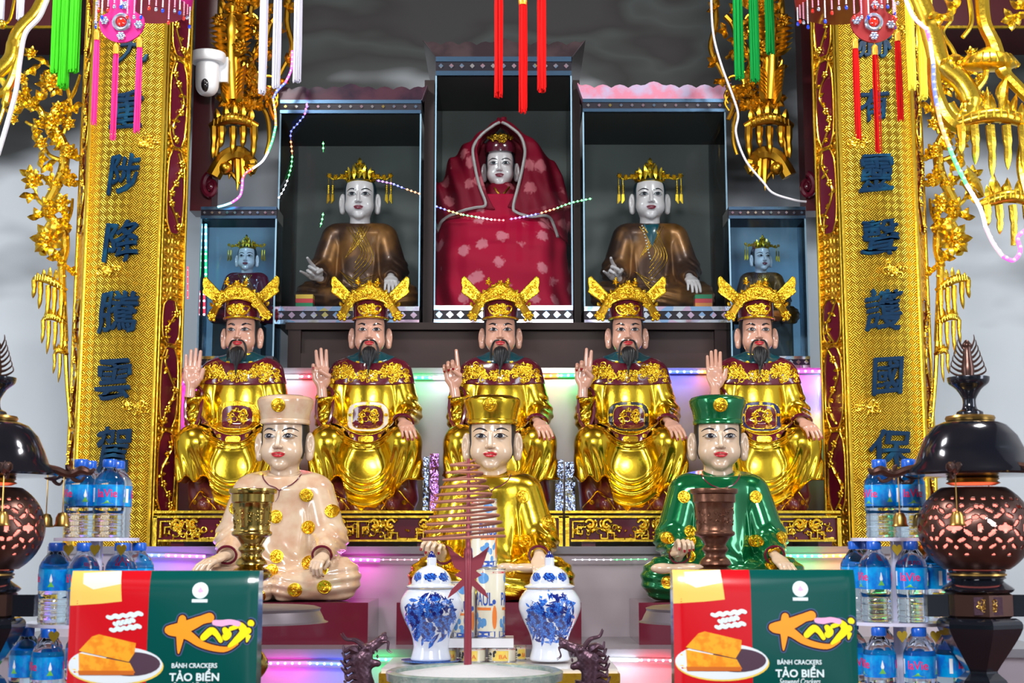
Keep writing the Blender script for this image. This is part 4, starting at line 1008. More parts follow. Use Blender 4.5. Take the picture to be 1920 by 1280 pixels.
def board(pxc, label, chars, mir):
    xc = X(pxc, YB, 500); zb = Z2; zt_ = W(0, -60, YB).z
    p = obj('round_pillar', MB().lathe([(.19, Z2), (.19, 4.6)], n=40), 'pillar_lacquer', loc=(xc, .225, 0)); tag(p, 'dark lacquered round pillar behind the %s gold couplet board' % ('left' if mir > 0 else 'right'), 'pillar')
    t = thing('couplet_board', label, 'couplet board', (xc, YB, 0), 1, 'vertical couplet boards with blue calligraphy')
    prof = [(-102, 62), (-68, 0), (-45, -7), (0, -11), (45, -7), (68, 0), (102, 62)]
    P = [(x*sB, y*sB) for x, y in prof]; th = .012
    face = P[1:6]; nv = 120; zs = np.linspace(zb, zt_, nv)
    mb = MB(); v = [(x, y, z) for z in zs for x, y in face]
    mb.add(v, [(i*5+j, i*5+j+1, i*5+j+6, i*5+j+5) for i in range(nv-1) for j in range(4)])
    mb.add([(x, y+.02, z) for z in (zb, zt_) for x, y in face], [(j+5, j+6, j+1, j) for j in range(4)])
    obj('woven_face', mb, 'board_gold', t)
    R = random.Random(7)
    for s in (-1, 1):
        A = Vector((s*68*sB, 0, 0)); B = Vector((s*103*sB, 60*sB, 0)); d = B-A; nrm = Vector((s*60, -35, 0)).normalized()
        o = MB().add([tuple(A+Vector((0, 0, zb))), tuple(B+Vector((0, 0, zb))), tuple(B+Vector((0, 0, zt_))), tuple(A+Vector((0, 0, zt_))),
                      tuple(A-nrm*.02+Vector((0, 0, zb))), tuple(B-nrm*.02+Vector((0, 0, zb))), tuple(B-nrm*.02+Vector((0, 0, zt_))), tuple(A-nrm*.02+Vector((0, 0, zt_)))],
                     [(0, 1, 2, 3) if s > 0 else (3, 2, 1, 0), (7, 6, 5, 4) if s > 0 else (4, 5, 6, 7), (1, 5, 6, 2), (0, 3, 7, 4)])
        band_ = obj('side_band', o, 'band_gold', t, smooth=False)
        mb = MB()
        for c_ in (A, B, A+d*.12): mb.tube([tuple(c_+nrm*.003+Vector((0, 0, zb))), tuple(c_+nrm*.003+Vector((0, 0, zt_)))], .0065 if c_ is not A else .009, 8)
        obj('gilt_moulding', mb, 'gilt_m', band_)
        Q = lambda a, z, h=0: A+d*a+nrm*h+Vector((0, 0, z))
        car, vin = MB(), MB()
        for r0, r1 in ((-40, 96), (104, 268), (272, 432), (556, 640), (646, 800), (806, 960)):
            za, zc_ = W(0, r1, YB).z, W(0, r0, YB).z; L = zc_-za; wd = .34
            ol = []
            for kk in range(40):
                a = 2*PI*kk/40; ca, sa = math.cos(a), math.sin(a)
                ol.append((.56+wd*math.copysign(abs(ca)**.5, ca)*(1-.12*math.sin(sa*9)**2*(abs(sa) > .7)), za+L/2+L/2*math.copysign(abs(sa)**.8, sa)))
            v = [Q(a, z, .0035) for a, z in ol]+[Q(a, z, 0) for a, z in ol]
            car.add(v, [tuple(range(40)) if s > 0 else tuple(range(39, -1, -1))]+[(i, (i+1) % 40, (i+1) % 40+40, i+40) for i in range(40)])
            vin.tube([Q(a, z, .004) for a, z in ol], .0035, 5, True)
            pts = []; nn = max(4, int(L/.05)); ph = R.uniform(0, 6)
            for i in range(nn+1):
                pts.append(Q(.56+.2*math.sin(ph+i*1.25), za+L*(.04+.92*i/nn), .007))
            sp = spl(pts, 5); vin.tube(sp, .0042, 6)
            for i in range(2, len(sp)-2, 4):
                c_ = sp[i]; kd = R.random()
                if kd < .4:
                    for jj in range(5):
                        an = jj*2*PI/5+ph; vin.ball(c_+d.normalized()*.010*math.cos(an)+Vector((0, 0, .010*math.sin(an)))+nrm*.004, .0062, 6)
                    vin.ball(c_+nrm*.01, .004, 6)
                else:
                    vin.leaf(c_, d.normalized()*R.choice((-1, 1))+Vector((0, 0, R.uniform(-1, 1))), nrm, .026, .008, .005)
                    vin.leaf(c_, d.normalized()*R.choice((-1, 1))+Vector((0, 0, R.uniform(-1, 1))), nrm, .022, .007, .005)
        co = obj('cartouche', car, 'maroon', band_); obj('vine_relief', vin, 'gilt_m', band_)
    fb = lambda p: (-11*sB+.000012*0-0)*1.0+((p[0]/sB)**2)*.0023*sB-p[1]
    for i, (cx, cy, rx, ry) in enumerate(((-22, 505, 26, 14), (38, 765, 26, 12), (40, 270, 22, 16), (-40, 60, 22, 16))):
        mb = MB(); zz = W(0, cy, YB).z; scrolls(mb, fb, mir*cx*sB, zz, rx*sB*1.3, ry*sB*1.3, -.3, 16, .0032, 60+i, .003); 
        if mb.v: obj('cloud_relief', mb, 'gilt_m', t)
    for i, (ch, cx, cy, w_, h_) in enumerate(chars):
        c_ = W(cx, cy, YB-.03)
        mb = text_on(MB(), ch, .16, (c_.x-xc, -11*sB-.004, c_.z), .007, .0034, fit=(w_*sB, h_*sB), warp=brush(i+mir))
        obj('calligraphy_character', mb, 'calligraphy_blue', t)
    return t
board(228, 'tall gold couplet board on the left with a column of blue brush characters', (('九', 250, 92, 60, 50), ('重', 238, 205, 62, 76), ('陟', 233, 325, 58, 80), ('降', 228, 452, 66, 80), ('騰', 221, 583, 76, 78), ('雲', 213, 712, 66, 76), ('駕', 211, 845, 64, 88)), 1)
board(1652, 'tall gold couplet board on the right with a column of blue brush characters', (('赫', 1641, 78, 66, 60), ('有', 1640, 195, 56, 64), ('靈', 1644, 323, 66, 72), ('聲', 1651, 445, 70, 72), ('護', 1657, 580, 70, 78), ('國', 1665, 705, 56, 72), ('保', 1671, 840, 78, 68)), -1)
# lacquered posts with volutes next to the pillars
for s, a, b_ in ((-1, 362, 402), (1, 1506, 1534)):
    x0, x1 = X(a, .5, 200), X(b_, .5, 200); zl = W(0, 395, .5).z
    o = obj('lacquered_post', MB().box((x0, .5, zl), (x1, .62, 4.6)), 'beam_lacquer', smooth=False); tag(o, 'dark red lacquered post with a scrolled foot, %s' % ('next to the security camera' if s < 0 else 'beside the right gold board'), 'post')
    cx, cz = (x1 if s < 0 else x0), W(0, 352, .5).z; r_ = .034
    mb = MB(); P = [(cx-s*0+r_*(1+.0*i)*(1-i/26)*math.cos(-i*.42*s+PI/2)*1, .47, cz+r_*(1-i/26)*math.sin(-i*.42*s+PI/2)*1.6) for i in range(22)]
    mb.tube(P, [.016*(1-i/40) for i in range(22)], 8); mb.ball((cx, .47, cz), (.018, .014, .022), 10)
    obj('scrolled_foot', mb, 'maroon', o)
# ---------------- carved gilt branches ----------------
def Pt(px, py, Y, d=0): q = W(px, py, Y); return Vector((q.x, Y+d, q.z))
def spath(pts, Y, n=6): return spl([Pt(a, b, Y, (c[0] if c else 0)) for a, b, *c in pts], n)
def cloudcap(mb, px0, px1, py, h, drips, Y, s, sag=.0, up=True):
    """a banded cloud ledge with dripping icicles below and flames above"""
    a, b = Pt(px0, py, Y), Pt(px1, py, Y); L = (b-a).length
    P = [a+(b-a)*t+Vector((0, -.03*math.sin(t*PI), h*s*.5*math.sin(t*PI)+sag*s*(t-.5))) for t in np.linspace(0, 1, 12)]
    mb.tube(P, [h*s*.42*(.55+.6*math.sin(PI*(.12+.76*i/11))) for i in range(12)], 10)
    for i in range(1, 11, 1): mb.tube([P[i]+Vector((0, -h*s*.5, -h*s*.25)), P[i]+Vector((.002, -h*s*.52, h*s*.3))], h*s*.05, 5)
    for t, dl in drips:
        q = a+(b-a)*t+Vector((0, -.02, sag*s*(t-.5)-h*s*.1)); mb.tube(spl([q, q+Vector((.002, 0, -dl*s*.5)), q+Vector((-.002, 0, -dl*s))], 4), [h*s*.30]*4+[h*s*.22, h*s*.25, h*s*.22, h*s*.13, .001], 7)
    if up:
        for t in np.linspace(.15, .85, 5): mb.leaf(a+(b-a)*t+Vector((0, -.01, h*s*.5*math.sin(t*PI))), (.3*(t-.5), 0, 1), (0, -1, 0), h*s*(1.5-.8*abs(t-.5)), h*s*.28, h*s*.1)
YL = .10; sL = SC(YL, 300); xm = X(940, YL, 400)
def leaves(mb, L, Y, s, R):
    for a, b in L:
        an = R.uniform(0, 2*PI)
        for k in range(3): mb.leaf(Pt(a, b, Y, -.015), (math.cos(an+k*1.1), -.3, math.sin(an+k*1.1)), (0, -1, 0), 15*s, 4.5*s, 2.5*s)
R = random.Random(12); mb = MB()
TK = [(120, 500), (118, 440), (100, 415), (88, 388), (104, 352), (118, 318), (121, 280), (108, 250), (88, 228), (70, 200), (48, 184), (130, 200), (120, 150), (95, 120)]
trunk = spath([(122, 640), (118, 560), (116, 500), (122, 465), (118, 430), (98, 412), (88, 388), (104, 352), (118, 318), (121, 280), (108, 250), (88, 228), (70, 200), (44, 184)], YL)
mb.tube(trunk, list(np.interp(range(len(trunk)), [0, 30, 60, len(trunk)-1], [6*sL, 10*sL, 9.5*sL, 4.5*sL])), 9)
for tw in ([(118, 250), (132, 205), (126, 165), (112, 140), (85, 118), (66, 108)], [(90, 228), (66, 236), (48, 228)], [(100, 352), (78, 330), (70, 345)], [(112, 300), (92, 290), (82, 270)], [(88, 388), (70, 372), (66, 350)],
           [(118, 430), (132, 400), (136, 372)], [(120, 300), (134, 290), (138, 270)], [(128, 190), (140, 170), (150, 140)], [(60, 195), (48, 165), (46, 150)], [(96, 412), (80, 440), (92, 452)], [(122, 640), (126, 720), (132, 800)]):
    P = spath(tw, YL, 5); mb.tube(P, list(np.linspace(5*sL, 2.6*sL, len(P))), 7)
leaves(mb, [(120, 140), (140, 200), (60, 130), (80, 190), (52, 205), (96, 236), (112, 262), (76, 300), (90, 310), (130, 330), (60, 365), (100, 378), (76, 410), (130, 420), (112, 485), (75, 470), (136, 350), (44, 172), (30, 215), (108, 168), (90, 160), (124, 222), (64, 252), (140, 300), (58, 332), (118, 402)], YL, sL*1.45, R)
leaves(mb, [(R.choice([a for a, b in TK]) if 0 else a+R.uniform(-14, 14), b+R.uniform(-14, 14)) for a, b in TK for _ in (0, 1)], YL, sL*1.1, R)
for _ in range(70):
    k = R.randrange(10, len(trunk)); p = trunk[k]; mb.ball(p+Vector((R.uniform(-8, 8)*sL, -6*sL, R.uniform(-5, 5)*sL)), R.uniform(2, 3.6)*sL, 6)
tb = thing('carved_gilt_branch', 'gilded carving of a flowering branch with dripping cloud ledges, left of the left board', 'carving', (0, 0, 0), 1, 'gilded flowering branches outside the boards')
obj('branch', mb, 'gilt_m', tb)
for a, b, r_ in ((63, 105, 12), (46, 152, 12), (100, 158, 17), (38, 188, 12), (104, 230, 19), (30, 228, 10), (82, 272, 13), (134, 236, 12), (131, 288, 12), (68, 342, 18), (120, 383, 16), (96, 452, 27), (136, 345, 9), (112, 205, 10)):
    c_ = Pt(a, b, YL, -.03); obj('blossom', MB().flower((0, 0, 0), r_*1.25*sL, 7 if r_ > 15 else 6, R.random(), 3 if r_ > 20 else 2), 'gilt_m', tb, loc=c_)
mb = MB(); cloudcap(mb, 64, 124, 535, 17, ((.05, 34), (.25, 50), (.5, 62), (.7, 60), (.92, 64)), YL, sL, -22); obj('cloud_ledge', mb, 'gilt_m', tb)
mb = MB(); cloudcap(mb, 82, 124, 603, 14, ((.05, 44), (.3, 62), (.6, 52), (.9, 60)), YL, sL, -8); obj('cloud_ledge', mb, 'gilt_m', tb)
mb = MB(); cloudcap(mb, 103, 126, 664, 11, ((.1, 36), (.55, 52)), YL, sL, 0); obj('cloud_ledge', mb, 'gilt_m', tb)
# inner carvings, beside the glass cases
tb2 = thing('carved_gilt_cloud_bracket', 'dark gilt openwork carving of feathers and dripping clouds behind the white tassels', 'carving', (0, 0, 0), 1, 'dark gilt carvings beside the glass cases')
YI = .42; sI = SC(YI, 200); mb = MB(); R = random.Random(5)
P = spath([(440, -40), (438, 40), (436, 110), (440, 190)], YI); mb.tube(P, [13*sI, 12*sI, 12*sI, 12*sI, 12*sI, 13*sI, 16*sI, 19*sI, 20*sI, 18*sI, 17*sI, 17*sI, 17*sI, 17*sI, 18*sI, 18*sI, 18*sI, 18*sI, 18*sI][:len(P)], 10)
for k in range(7):
    for s in (-1, 1):
        mb.leaf(Pt(438+s*6, 200-k*8, YI, -.03), (s*(.5+.05*k), -.2, 1), (0, -1, 0), 34*sI, 7*sI, 5*sI)
        mb.leaf(Pt(436+s*4, 110-k*13, YI, -.03), (s*1.2, -.2, .55-.15*k), (0, -1, 0), 36*sI, 6*sI, 4*sI)
for tw in ([(545, -20), (538, 40), (548, 90), (530, 130), (515, 160)], [(470, 110), (482, 150), (476, 180), (500, 215), (505, 260), (498, 290)], [(420, -30), (414, 30), (422, 70), (414, 100)], [(480, -20), (470, 30), (490, 60), (475, 100)], [(515, 160), (505, 195), (515, 225)], [(420, 240), (405, 290), (430, 320), (450, 345)], [(520, 30), (505, 50), (500, 90), (520, 110)]):
    P = spath(tw, YI, 5); mb.tube(P, [6*sI*(1-.5*i/len(P))+.001 for i in range(len(P))], 7)
leaves(mb, [(460, 60), (480, 100), (520, 60), (540, 20), (500, 20), (420, 20), (418, 60), (465, 150), (455, 200), (480, 170), (540, 120), (505, 180), (424, 190), (425, 90), (530, 150), (492, 40), (450, 10), (475, 205)], YI, sI*1.3, R)
for c_, r_ in (((455, 95), 17), ((490, 75), 12), ((415, 45), 13)): mb.flower(tuple(Pt(*c_, YI, -.05)), r_*sI, 7, .3, 3)
leaves(mb, [(438+R.uniform(-16, 66), R.uniform(-30, 205)) for _ in range(60)], YI, sI*1.25, R)
for _ in range(26):
    a, b = 446+R.uniform(-16, 60), R.uniform(-20, 200); an = R.uniform(0, 6); P = spath([(a+18*math.cos(an+k*.9), b+18*math.sin(an+k*.9)) for k in range(5)], YI, 4); mb.tube(P, [4.5*sI*(1-.6*i/len(P)) for i in range(len(P))], 6)
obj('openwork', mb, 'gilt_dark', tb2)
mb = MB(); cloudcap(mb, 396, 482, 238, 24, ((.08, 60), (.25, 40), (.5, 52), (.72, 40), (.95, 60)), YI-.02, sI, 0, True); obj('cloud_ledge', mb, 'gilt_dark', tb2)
mb = MB()
P = spath([(400, 330), (418, 300), (438, 288), (462, 292), (472, 312), (462, 322)], YI, 5); mb.tube(P, [15*sI]*14+[13*sI, 11*sI]*6, 8)
for a, L_ in ((430, 40), (445, 62), (455, 45), (466, 30)): mb.tube([Pt(a, 296, YI), Pt(a+1, 296+L_*.6, YI), Pt(a, 296+L_, YI)], [8*sI, 6*sI, .001], 7)
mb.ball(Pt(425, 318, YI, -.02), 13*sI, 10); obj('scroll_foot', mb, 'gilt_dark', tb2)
for tree, lb in ((tb, 'gilded carving of a flowering branch with dripping cloud ledges, right of the right board'), (tb2, 'dark gilt openwork carving with dripping clouds behind the green tassels, upper right')):
    d_ = dup(tree, (2*X(940, YL if tree is tb else YI, 300), 0, 0), lb); d_.scale = (-1, 1, 1)
# big foreground carving, upper right
YF = -1.1; sF = SC(YF, 200)
t = thing('foreground_gilt_carving', 'large bright gilt cloud scroll carving hanging close at the upper right corner', 'carving', (0, 0, 0)); mb = MB(); R = random.Random(3)
P = spath([(1712, -30), (1738, 30), (1752, 80), (1765, 120), (1800, 150), (1820, 185), (1815, 215), (1795, 215), (1780, 195)], YF); mb.tube(P, [18*sF]*8+[21*sF]*24+[17*sF]*10+[11*sF]*7, 10, flat=.8)
P = spath([(1752, 80), (1752, 150), (1765, 200), (1790, 232), (1830, 240)], YF); mb.tube(P, [13*sF]*10+[15*sF]*15, 8)
P = spath([(1840, -30), (1845, 40), (1862, 80), (1880, 130), (1905, 160), (1945, 200)], YF); mb.tube(P, [14*sF]*12+[15*sF]*8+[12*sF]*11, 8)
P = spath([(1765, -20), (1785, 30), (1768, 60), (1785, 90), (1795, 110)], YF); mb.tube(P, 4*sF, 7)
P = spath([(1815, -20), (1822, 40), (1805, 70)], YF); mb.tube(P, 4.5*sF, 7)
P = spath([(1890, 145), (1872, 175), (1895, 215)], YF); mb.tube(P, 6*sF, 7); P = spath([(1850, 125), (1845, 150), (1825, 175)], YF); mb.tube(P, 6*sF, 7)
obj('scrollwork', mb, 'gilt_m', t)
mb = MB(); c_ = Pt(1855, 118, YF); prof = [(55*sF, -6*sF), (54*sF, 2*sF), (44*sF, 14*sF), (24*sF, 22*sF), (10*sF, 30*sF), (1e-3, 32*sF)]
mb.lathe([(8*sF, -16*sF), (40*sF, -12*sF)]+prof, c_, 30, 1, .5)
for i in range(22): a = 2*PI*i/22; mb.tube([c_+Vector((56*sF*math.cos(a), 28*sF*math.sin(a), -7*sF)), c_+Vector((40*sF*math.cos(a), 20*sF*math.sin(a), 14*sF))], 3*sF, 5)
obj('fungus_cap', mb, 'gilt_m', t)
mb = MB(); leaves(mb, [(1790, 20), (1760, 30), (1895, 40), (1900, 30), (1775, 110), (1910, 20)], YF, sF*1.8, R); obj('leaf_sprays', mb, 'gilt_m', t)
mb = MB(); cloudcap(mb, 1785, 1935, 236, 30, ((.08, 55), (.25, 75), (.45, 100), (.65, 85), (.85, 90)), YF, sF, 0)
for a, hh in ((1835, 40), (1855, 70), (1875, 95), (1890, 60), (1815, 30)): mb.leaf(Pt(a, 232, YF), ((a-1860)*.01, -.1, 1), (0, -1, 0), hh*sF, 9*sF, 5*sF)
obj('cloud_ledge', mb, 'gilt_m', t)
mb = MB(); cloudcap(mb, 1838, 1940, 385, 26, ((.08, 40), (.3, 55), (.55, 70), (.8, 60)), YF, sF, 0)
for a, d_, L_ in ((1845, -.55, 60), (1860, .1, 40), (1880, .3, 26), (1835, -1.2, 40)): mb.leaf(Pt(a, 368, YF), (d_, -.1, 1), (0, -1, 0), L_*sF*1.1, 8*sF, 5*sF)
P = spath([(1926, 240), (1914, 310), (1930, 385)], YF); mb.tube(P, 9*sF, 8); P = spath([(1900, 420), (1900, 460)], YF); mb.tube(P, 5*sF, 6)
obj('lower_cloud_ledge', mb, 'gilt_m', t)
t = thing('foreground_gilt_scroll', 'bright gilt ribbon scroll cut by the upper left corner of the photo', 'carving', (0, 0, 0)); mb = MB()
P = spath([(92, -30), (70, 20), (42, 50), (28, 72), (20, 110), (-10, 140)], YF); mb.tube(P, [13*sF]*20+[15*sF]*20, 10, flat=.8)
P = spath([(28, 72), (34, 110), (14, 165), (-12, 180)], YF); mb.tube(P, 9*sF, 8)
P = spath([(0, 145), (14, 170), (8, 200), (-4, 235)], YF); mb.tube(P, [6*sF]*6+[8*sF]*6+[4*sF]*7, 8)
P = spath([(-10, 55), (8, 45), (20, 32), (30, -20)], YF); mb.tube(P, 3*sF, 6); mb.ball(Pt(4, 46, YF), 9*sF, 10)
obj('ribbon', mb, 'gilt_m', t)
# ---------------- wrapping helper: (u, v) px shapes laid round a lathe body ----------------
def wrapv(pts, Rf, off, s, a0=-PI/2):
    out = []
    for u, v, *d in pts:
        r = Rf(v)+off+(d[0] if d else 0); a = a0+u/max(Rf(v), 1e-3); out.append((r*math.cos(a), r*math.sin(a), v))
    return out
def wrap_poly(mb, ol, Rf, off=.3, th=.0, c=None, rings=2):
    o = np.array(ol); cc = o.mean(0); n_ = len(o); P = []
    for t in np.linspace(.03, 1, rings+1): P += [tuple(cc+(q-cc)*t) for q in o]
    v = wrapv(P, Rf, off, 1); F = [(i*n_+k, i*n_+(k+1) % n_, (i+1)*n_+(k+1) % n_, (i+1)*n_+k) for i in range(rings) for k in range(n_)]+[tuple(range(n_))]
    v += wrapv(P[-n_:], Rf, -.3, 1); b_ = (rings+1)*n_; F += [(rings*n_+k, rings*n_+(k+1) % n_, b_+(k+1) % n_, b_+k) for k in range(n_)]
    return mb.add(v, F)
def wrap_text(mb, txt, size, u, v, Rf, off=.5, bold=0., fit=None, rot=0):
    q, F = textmesh(txt, size, .15, 0)
    if bold:
        n0 = len(q); q = np.concatenate([q]+[q+np.array((bold*math.cos(i*PI/3), bold*math.sin(i*PI/3), -.02*(i+1))) for i in range(6)]); F = [tuple(k+n0*i for k in f_) for i in range(7) for f_ in F]
    if not len(q): return mb
    q[:, 0] -= (q[:, 0].max()+q[:, 0].min())/2; q[:, 1] -= (q[:, 1].max()+q[:, 1].min())/2
    if fit: q[:, 0] *= fit[0]/np.ptp(q[:, 0]); q[:, 1] *= fit[1]/np.ptp(q[:, 1])
    c, s_ = math.cos(rot), math.sin(rot); x = q[:, 0]*c-q[:, 1]*s_; z = q[:, 0]*s_+q[:, 1]*c
    return mb.add(wrapv([(u+a, v+b, d) for a, b, d in zip(x, z, q[:, 2])], Rf, off, 1), F)
def rect(u0, u1, v0, v1, n=10): return [(u0+(u1-u0)*i/n, v0) for i in range(n)]+[(u1, v0+(v1-v0)*i/3) for i in range(3)]+[(u1-(u1-u0)*i/n, v1) for i in range(n)]+[(u0, v1-(v1-v0)*i/3) for i in range(3)]
def smooth_prof(P, n=5): return [(max(p.x, 1e-3), p.y) for p in spl([(a, b, 0) for a, b in P], n)]
# ---------------- offering table ----------------
mat('dish_grey', (.16, .14, .16), .38, .6); mat('white_marble', (.72, .70, .68), .2, 0, .5); mat('brass', (.52, .36, .09), .17, 1, bump=(.05, .2, .002)); mat('copper_bronze', (.17, .075, .045), .3, .8, bump=(.12, .4, .002))
YT = -1.28; ZT = W(0, 1246, -1.15).z
t = thing('offering_table', 'small white topped table with gilt edge carrying the jars and milk cans', 'table', (0, YT, 0)); xa, xb = X(715, YT, 1240), X(1158, YT, 1240)
obj('tabletop', MB().box((xa, 0, ZT-.012), (xb, .40, ZT)), 'white_marble', t, smooth=False)
obj('gilt_edge', MB().box((xa-.006, -.008, ZT-.045), (xb+.006, .40, ZT-.012)), 'gilt_m', t, smooth=False)
for x in (xa+.01, xb-.05):
    for y in (.01, .34): obj('leg', MB().box((x, y, Z4), (x+.04, y+.04, ZT-.045)), 'gilt_dark', t, smooth=False)
# ---------------- blue and white jars ----------------
mat('porcelain', (.62, .66, .74), .12, 0, .8); mat('cobalt', (.012, .07, .42), .14, 0, .7, var=(.35, (.05, .25, .75), .45, .62)); mat('cobalt_dark', (.005, .015, .16), .14, 0, .7)
YJ = -1.08; sJ = SC(YJ, 1150)
jp = smooth_prof([(33, 0), (38, 3), (36, 12), (33, 28), (38, 50), (50, 74), (58, 95), (57, 112), (49, 126), (43, 132)], 4)
lp = smooth_prof([(46, 134), (47, 138), (38, 142), (37, 150), (31, 162), (20, 171), (10, 175)], 3)+[(9, 176), (9, 190)]
Rj = lambda v: float(np.interp(v, [q[1] for q in jp], [q[0] for q in jp])); lz = [q for q in lp]
Rl = lambda v: float(np.interp(v, [q[1] for q in lz], [q[0] for q in lz]))
def floral(mb, dk, Rf, R, cu, cv, ru, rv, n, sz):
    for (fu, fv, fr) in [(cu+ru*a, cv+rv*b, sz*c) for a, b, c in ((-.5, .1, 1.5), (.15, .25, 1.2), (.45, -.15, 1.0), (-.1, -.45, 1.1))]:
        for L, k in ((8, 1.), (7, .62)):
            for i in range(L):
                a = 2*PI*i/L+k; pu, pv = fu+fr*k*.62*math.cos(a), fv+fr*k*.62*math.sin(a)
                wrap_poly(mb if (i+L) % 3 else dk, [(pu+fr*.34*k*math.cos(b)*(1+.2*math.sin(3*b)), pv+fr*.34*k*math.sin(b)) for b in np.linspace(0, 2*PI, 9)[:-1]], Rf, .25+.15*(L == 7), rings=1)
        wrap_poly(dk, [(fu+fr*.2*math.cos(b), fv+fr*.2*math.sin(b)) for b in np.linspace(0, 2*PI, 8)[:-1]], Rf, .6, rings=1)
    for i in range(n):
        a = R.uniform(0, 2*PI); k = R.uniform(.55, 1.05); pu, pv = cu+ru*k*math.cos(a), cv+rv*k*math.sin(a); th = R.uniform(0, 2*PI); L = sz*R.uniform(.4, .9); w_ = L*.28
        c, s_ = math.cos(th), math.sin(th)
        wrap_poly(mb if R.random() < .6 else dk, [(pu+x*c-y*s_, pv+x*s_+y*c) for x, y in ((-L, 0), (-L*.4, w_), (L*.3, w_*.9), (L, 0), (L*.3, -w_*.9), (-L*.4, -w_))], Rf, .3, rings=1)
for k, (px, lb) in enumerate(((808, 'blue and white porcelain lidded jar on the left of the milk cans'), (1031, 'blue and white porcelain lidded jar on the right of the milk cans'))):
    q = W(px, 1240, YJ); t = thing('porcelain_jar', lb, 'jar', (q.x, YJ, ZT+.006), sJ, 'blue and white lidded jars', rad(0)); R = random.Random(20+k)
    t.scale = (sJ,)*3
    body = obj('body', MB().lathe(jp+[(42, 133), (30, 133)], n=48), 'porcelain', t)
    a_, b_ = MB(), MB(); floral(a_, b_, Rj, R, 0, 78, 54, 44, 110, 16); obj('painted_flowers', a_, 'cobalt', body); obj('painted_leaves', b_, 'cobalt_dark', body)
    lid = obj('lid', MB().lathe(lp+[(7, 191), (1, 192)], n=40), 'porcelain', t)
    a_, b_ = MB(), MB()
    for cu in (-28, 0, 28): floral(a_, b_, Rl, R, cu, 155, 12, 8, 9, 5)
    obj('painted_sprigs', a_, 'cobalt', lid); obj('painted_buds', b_, 'cobalt_dark', lid)
    obj('knob_tip', MB().lathe([(8.5, 190), (8, 193), (4, 199), (.5, 203)], n=20), 'cobalt_dark', t)
    if k == 0:
        p = obj('saucer', MB().lathe([(30, -4), (52, -1), (56, 2), (52, 1.5), (10, 0)], n=36), 'cobalt', t)
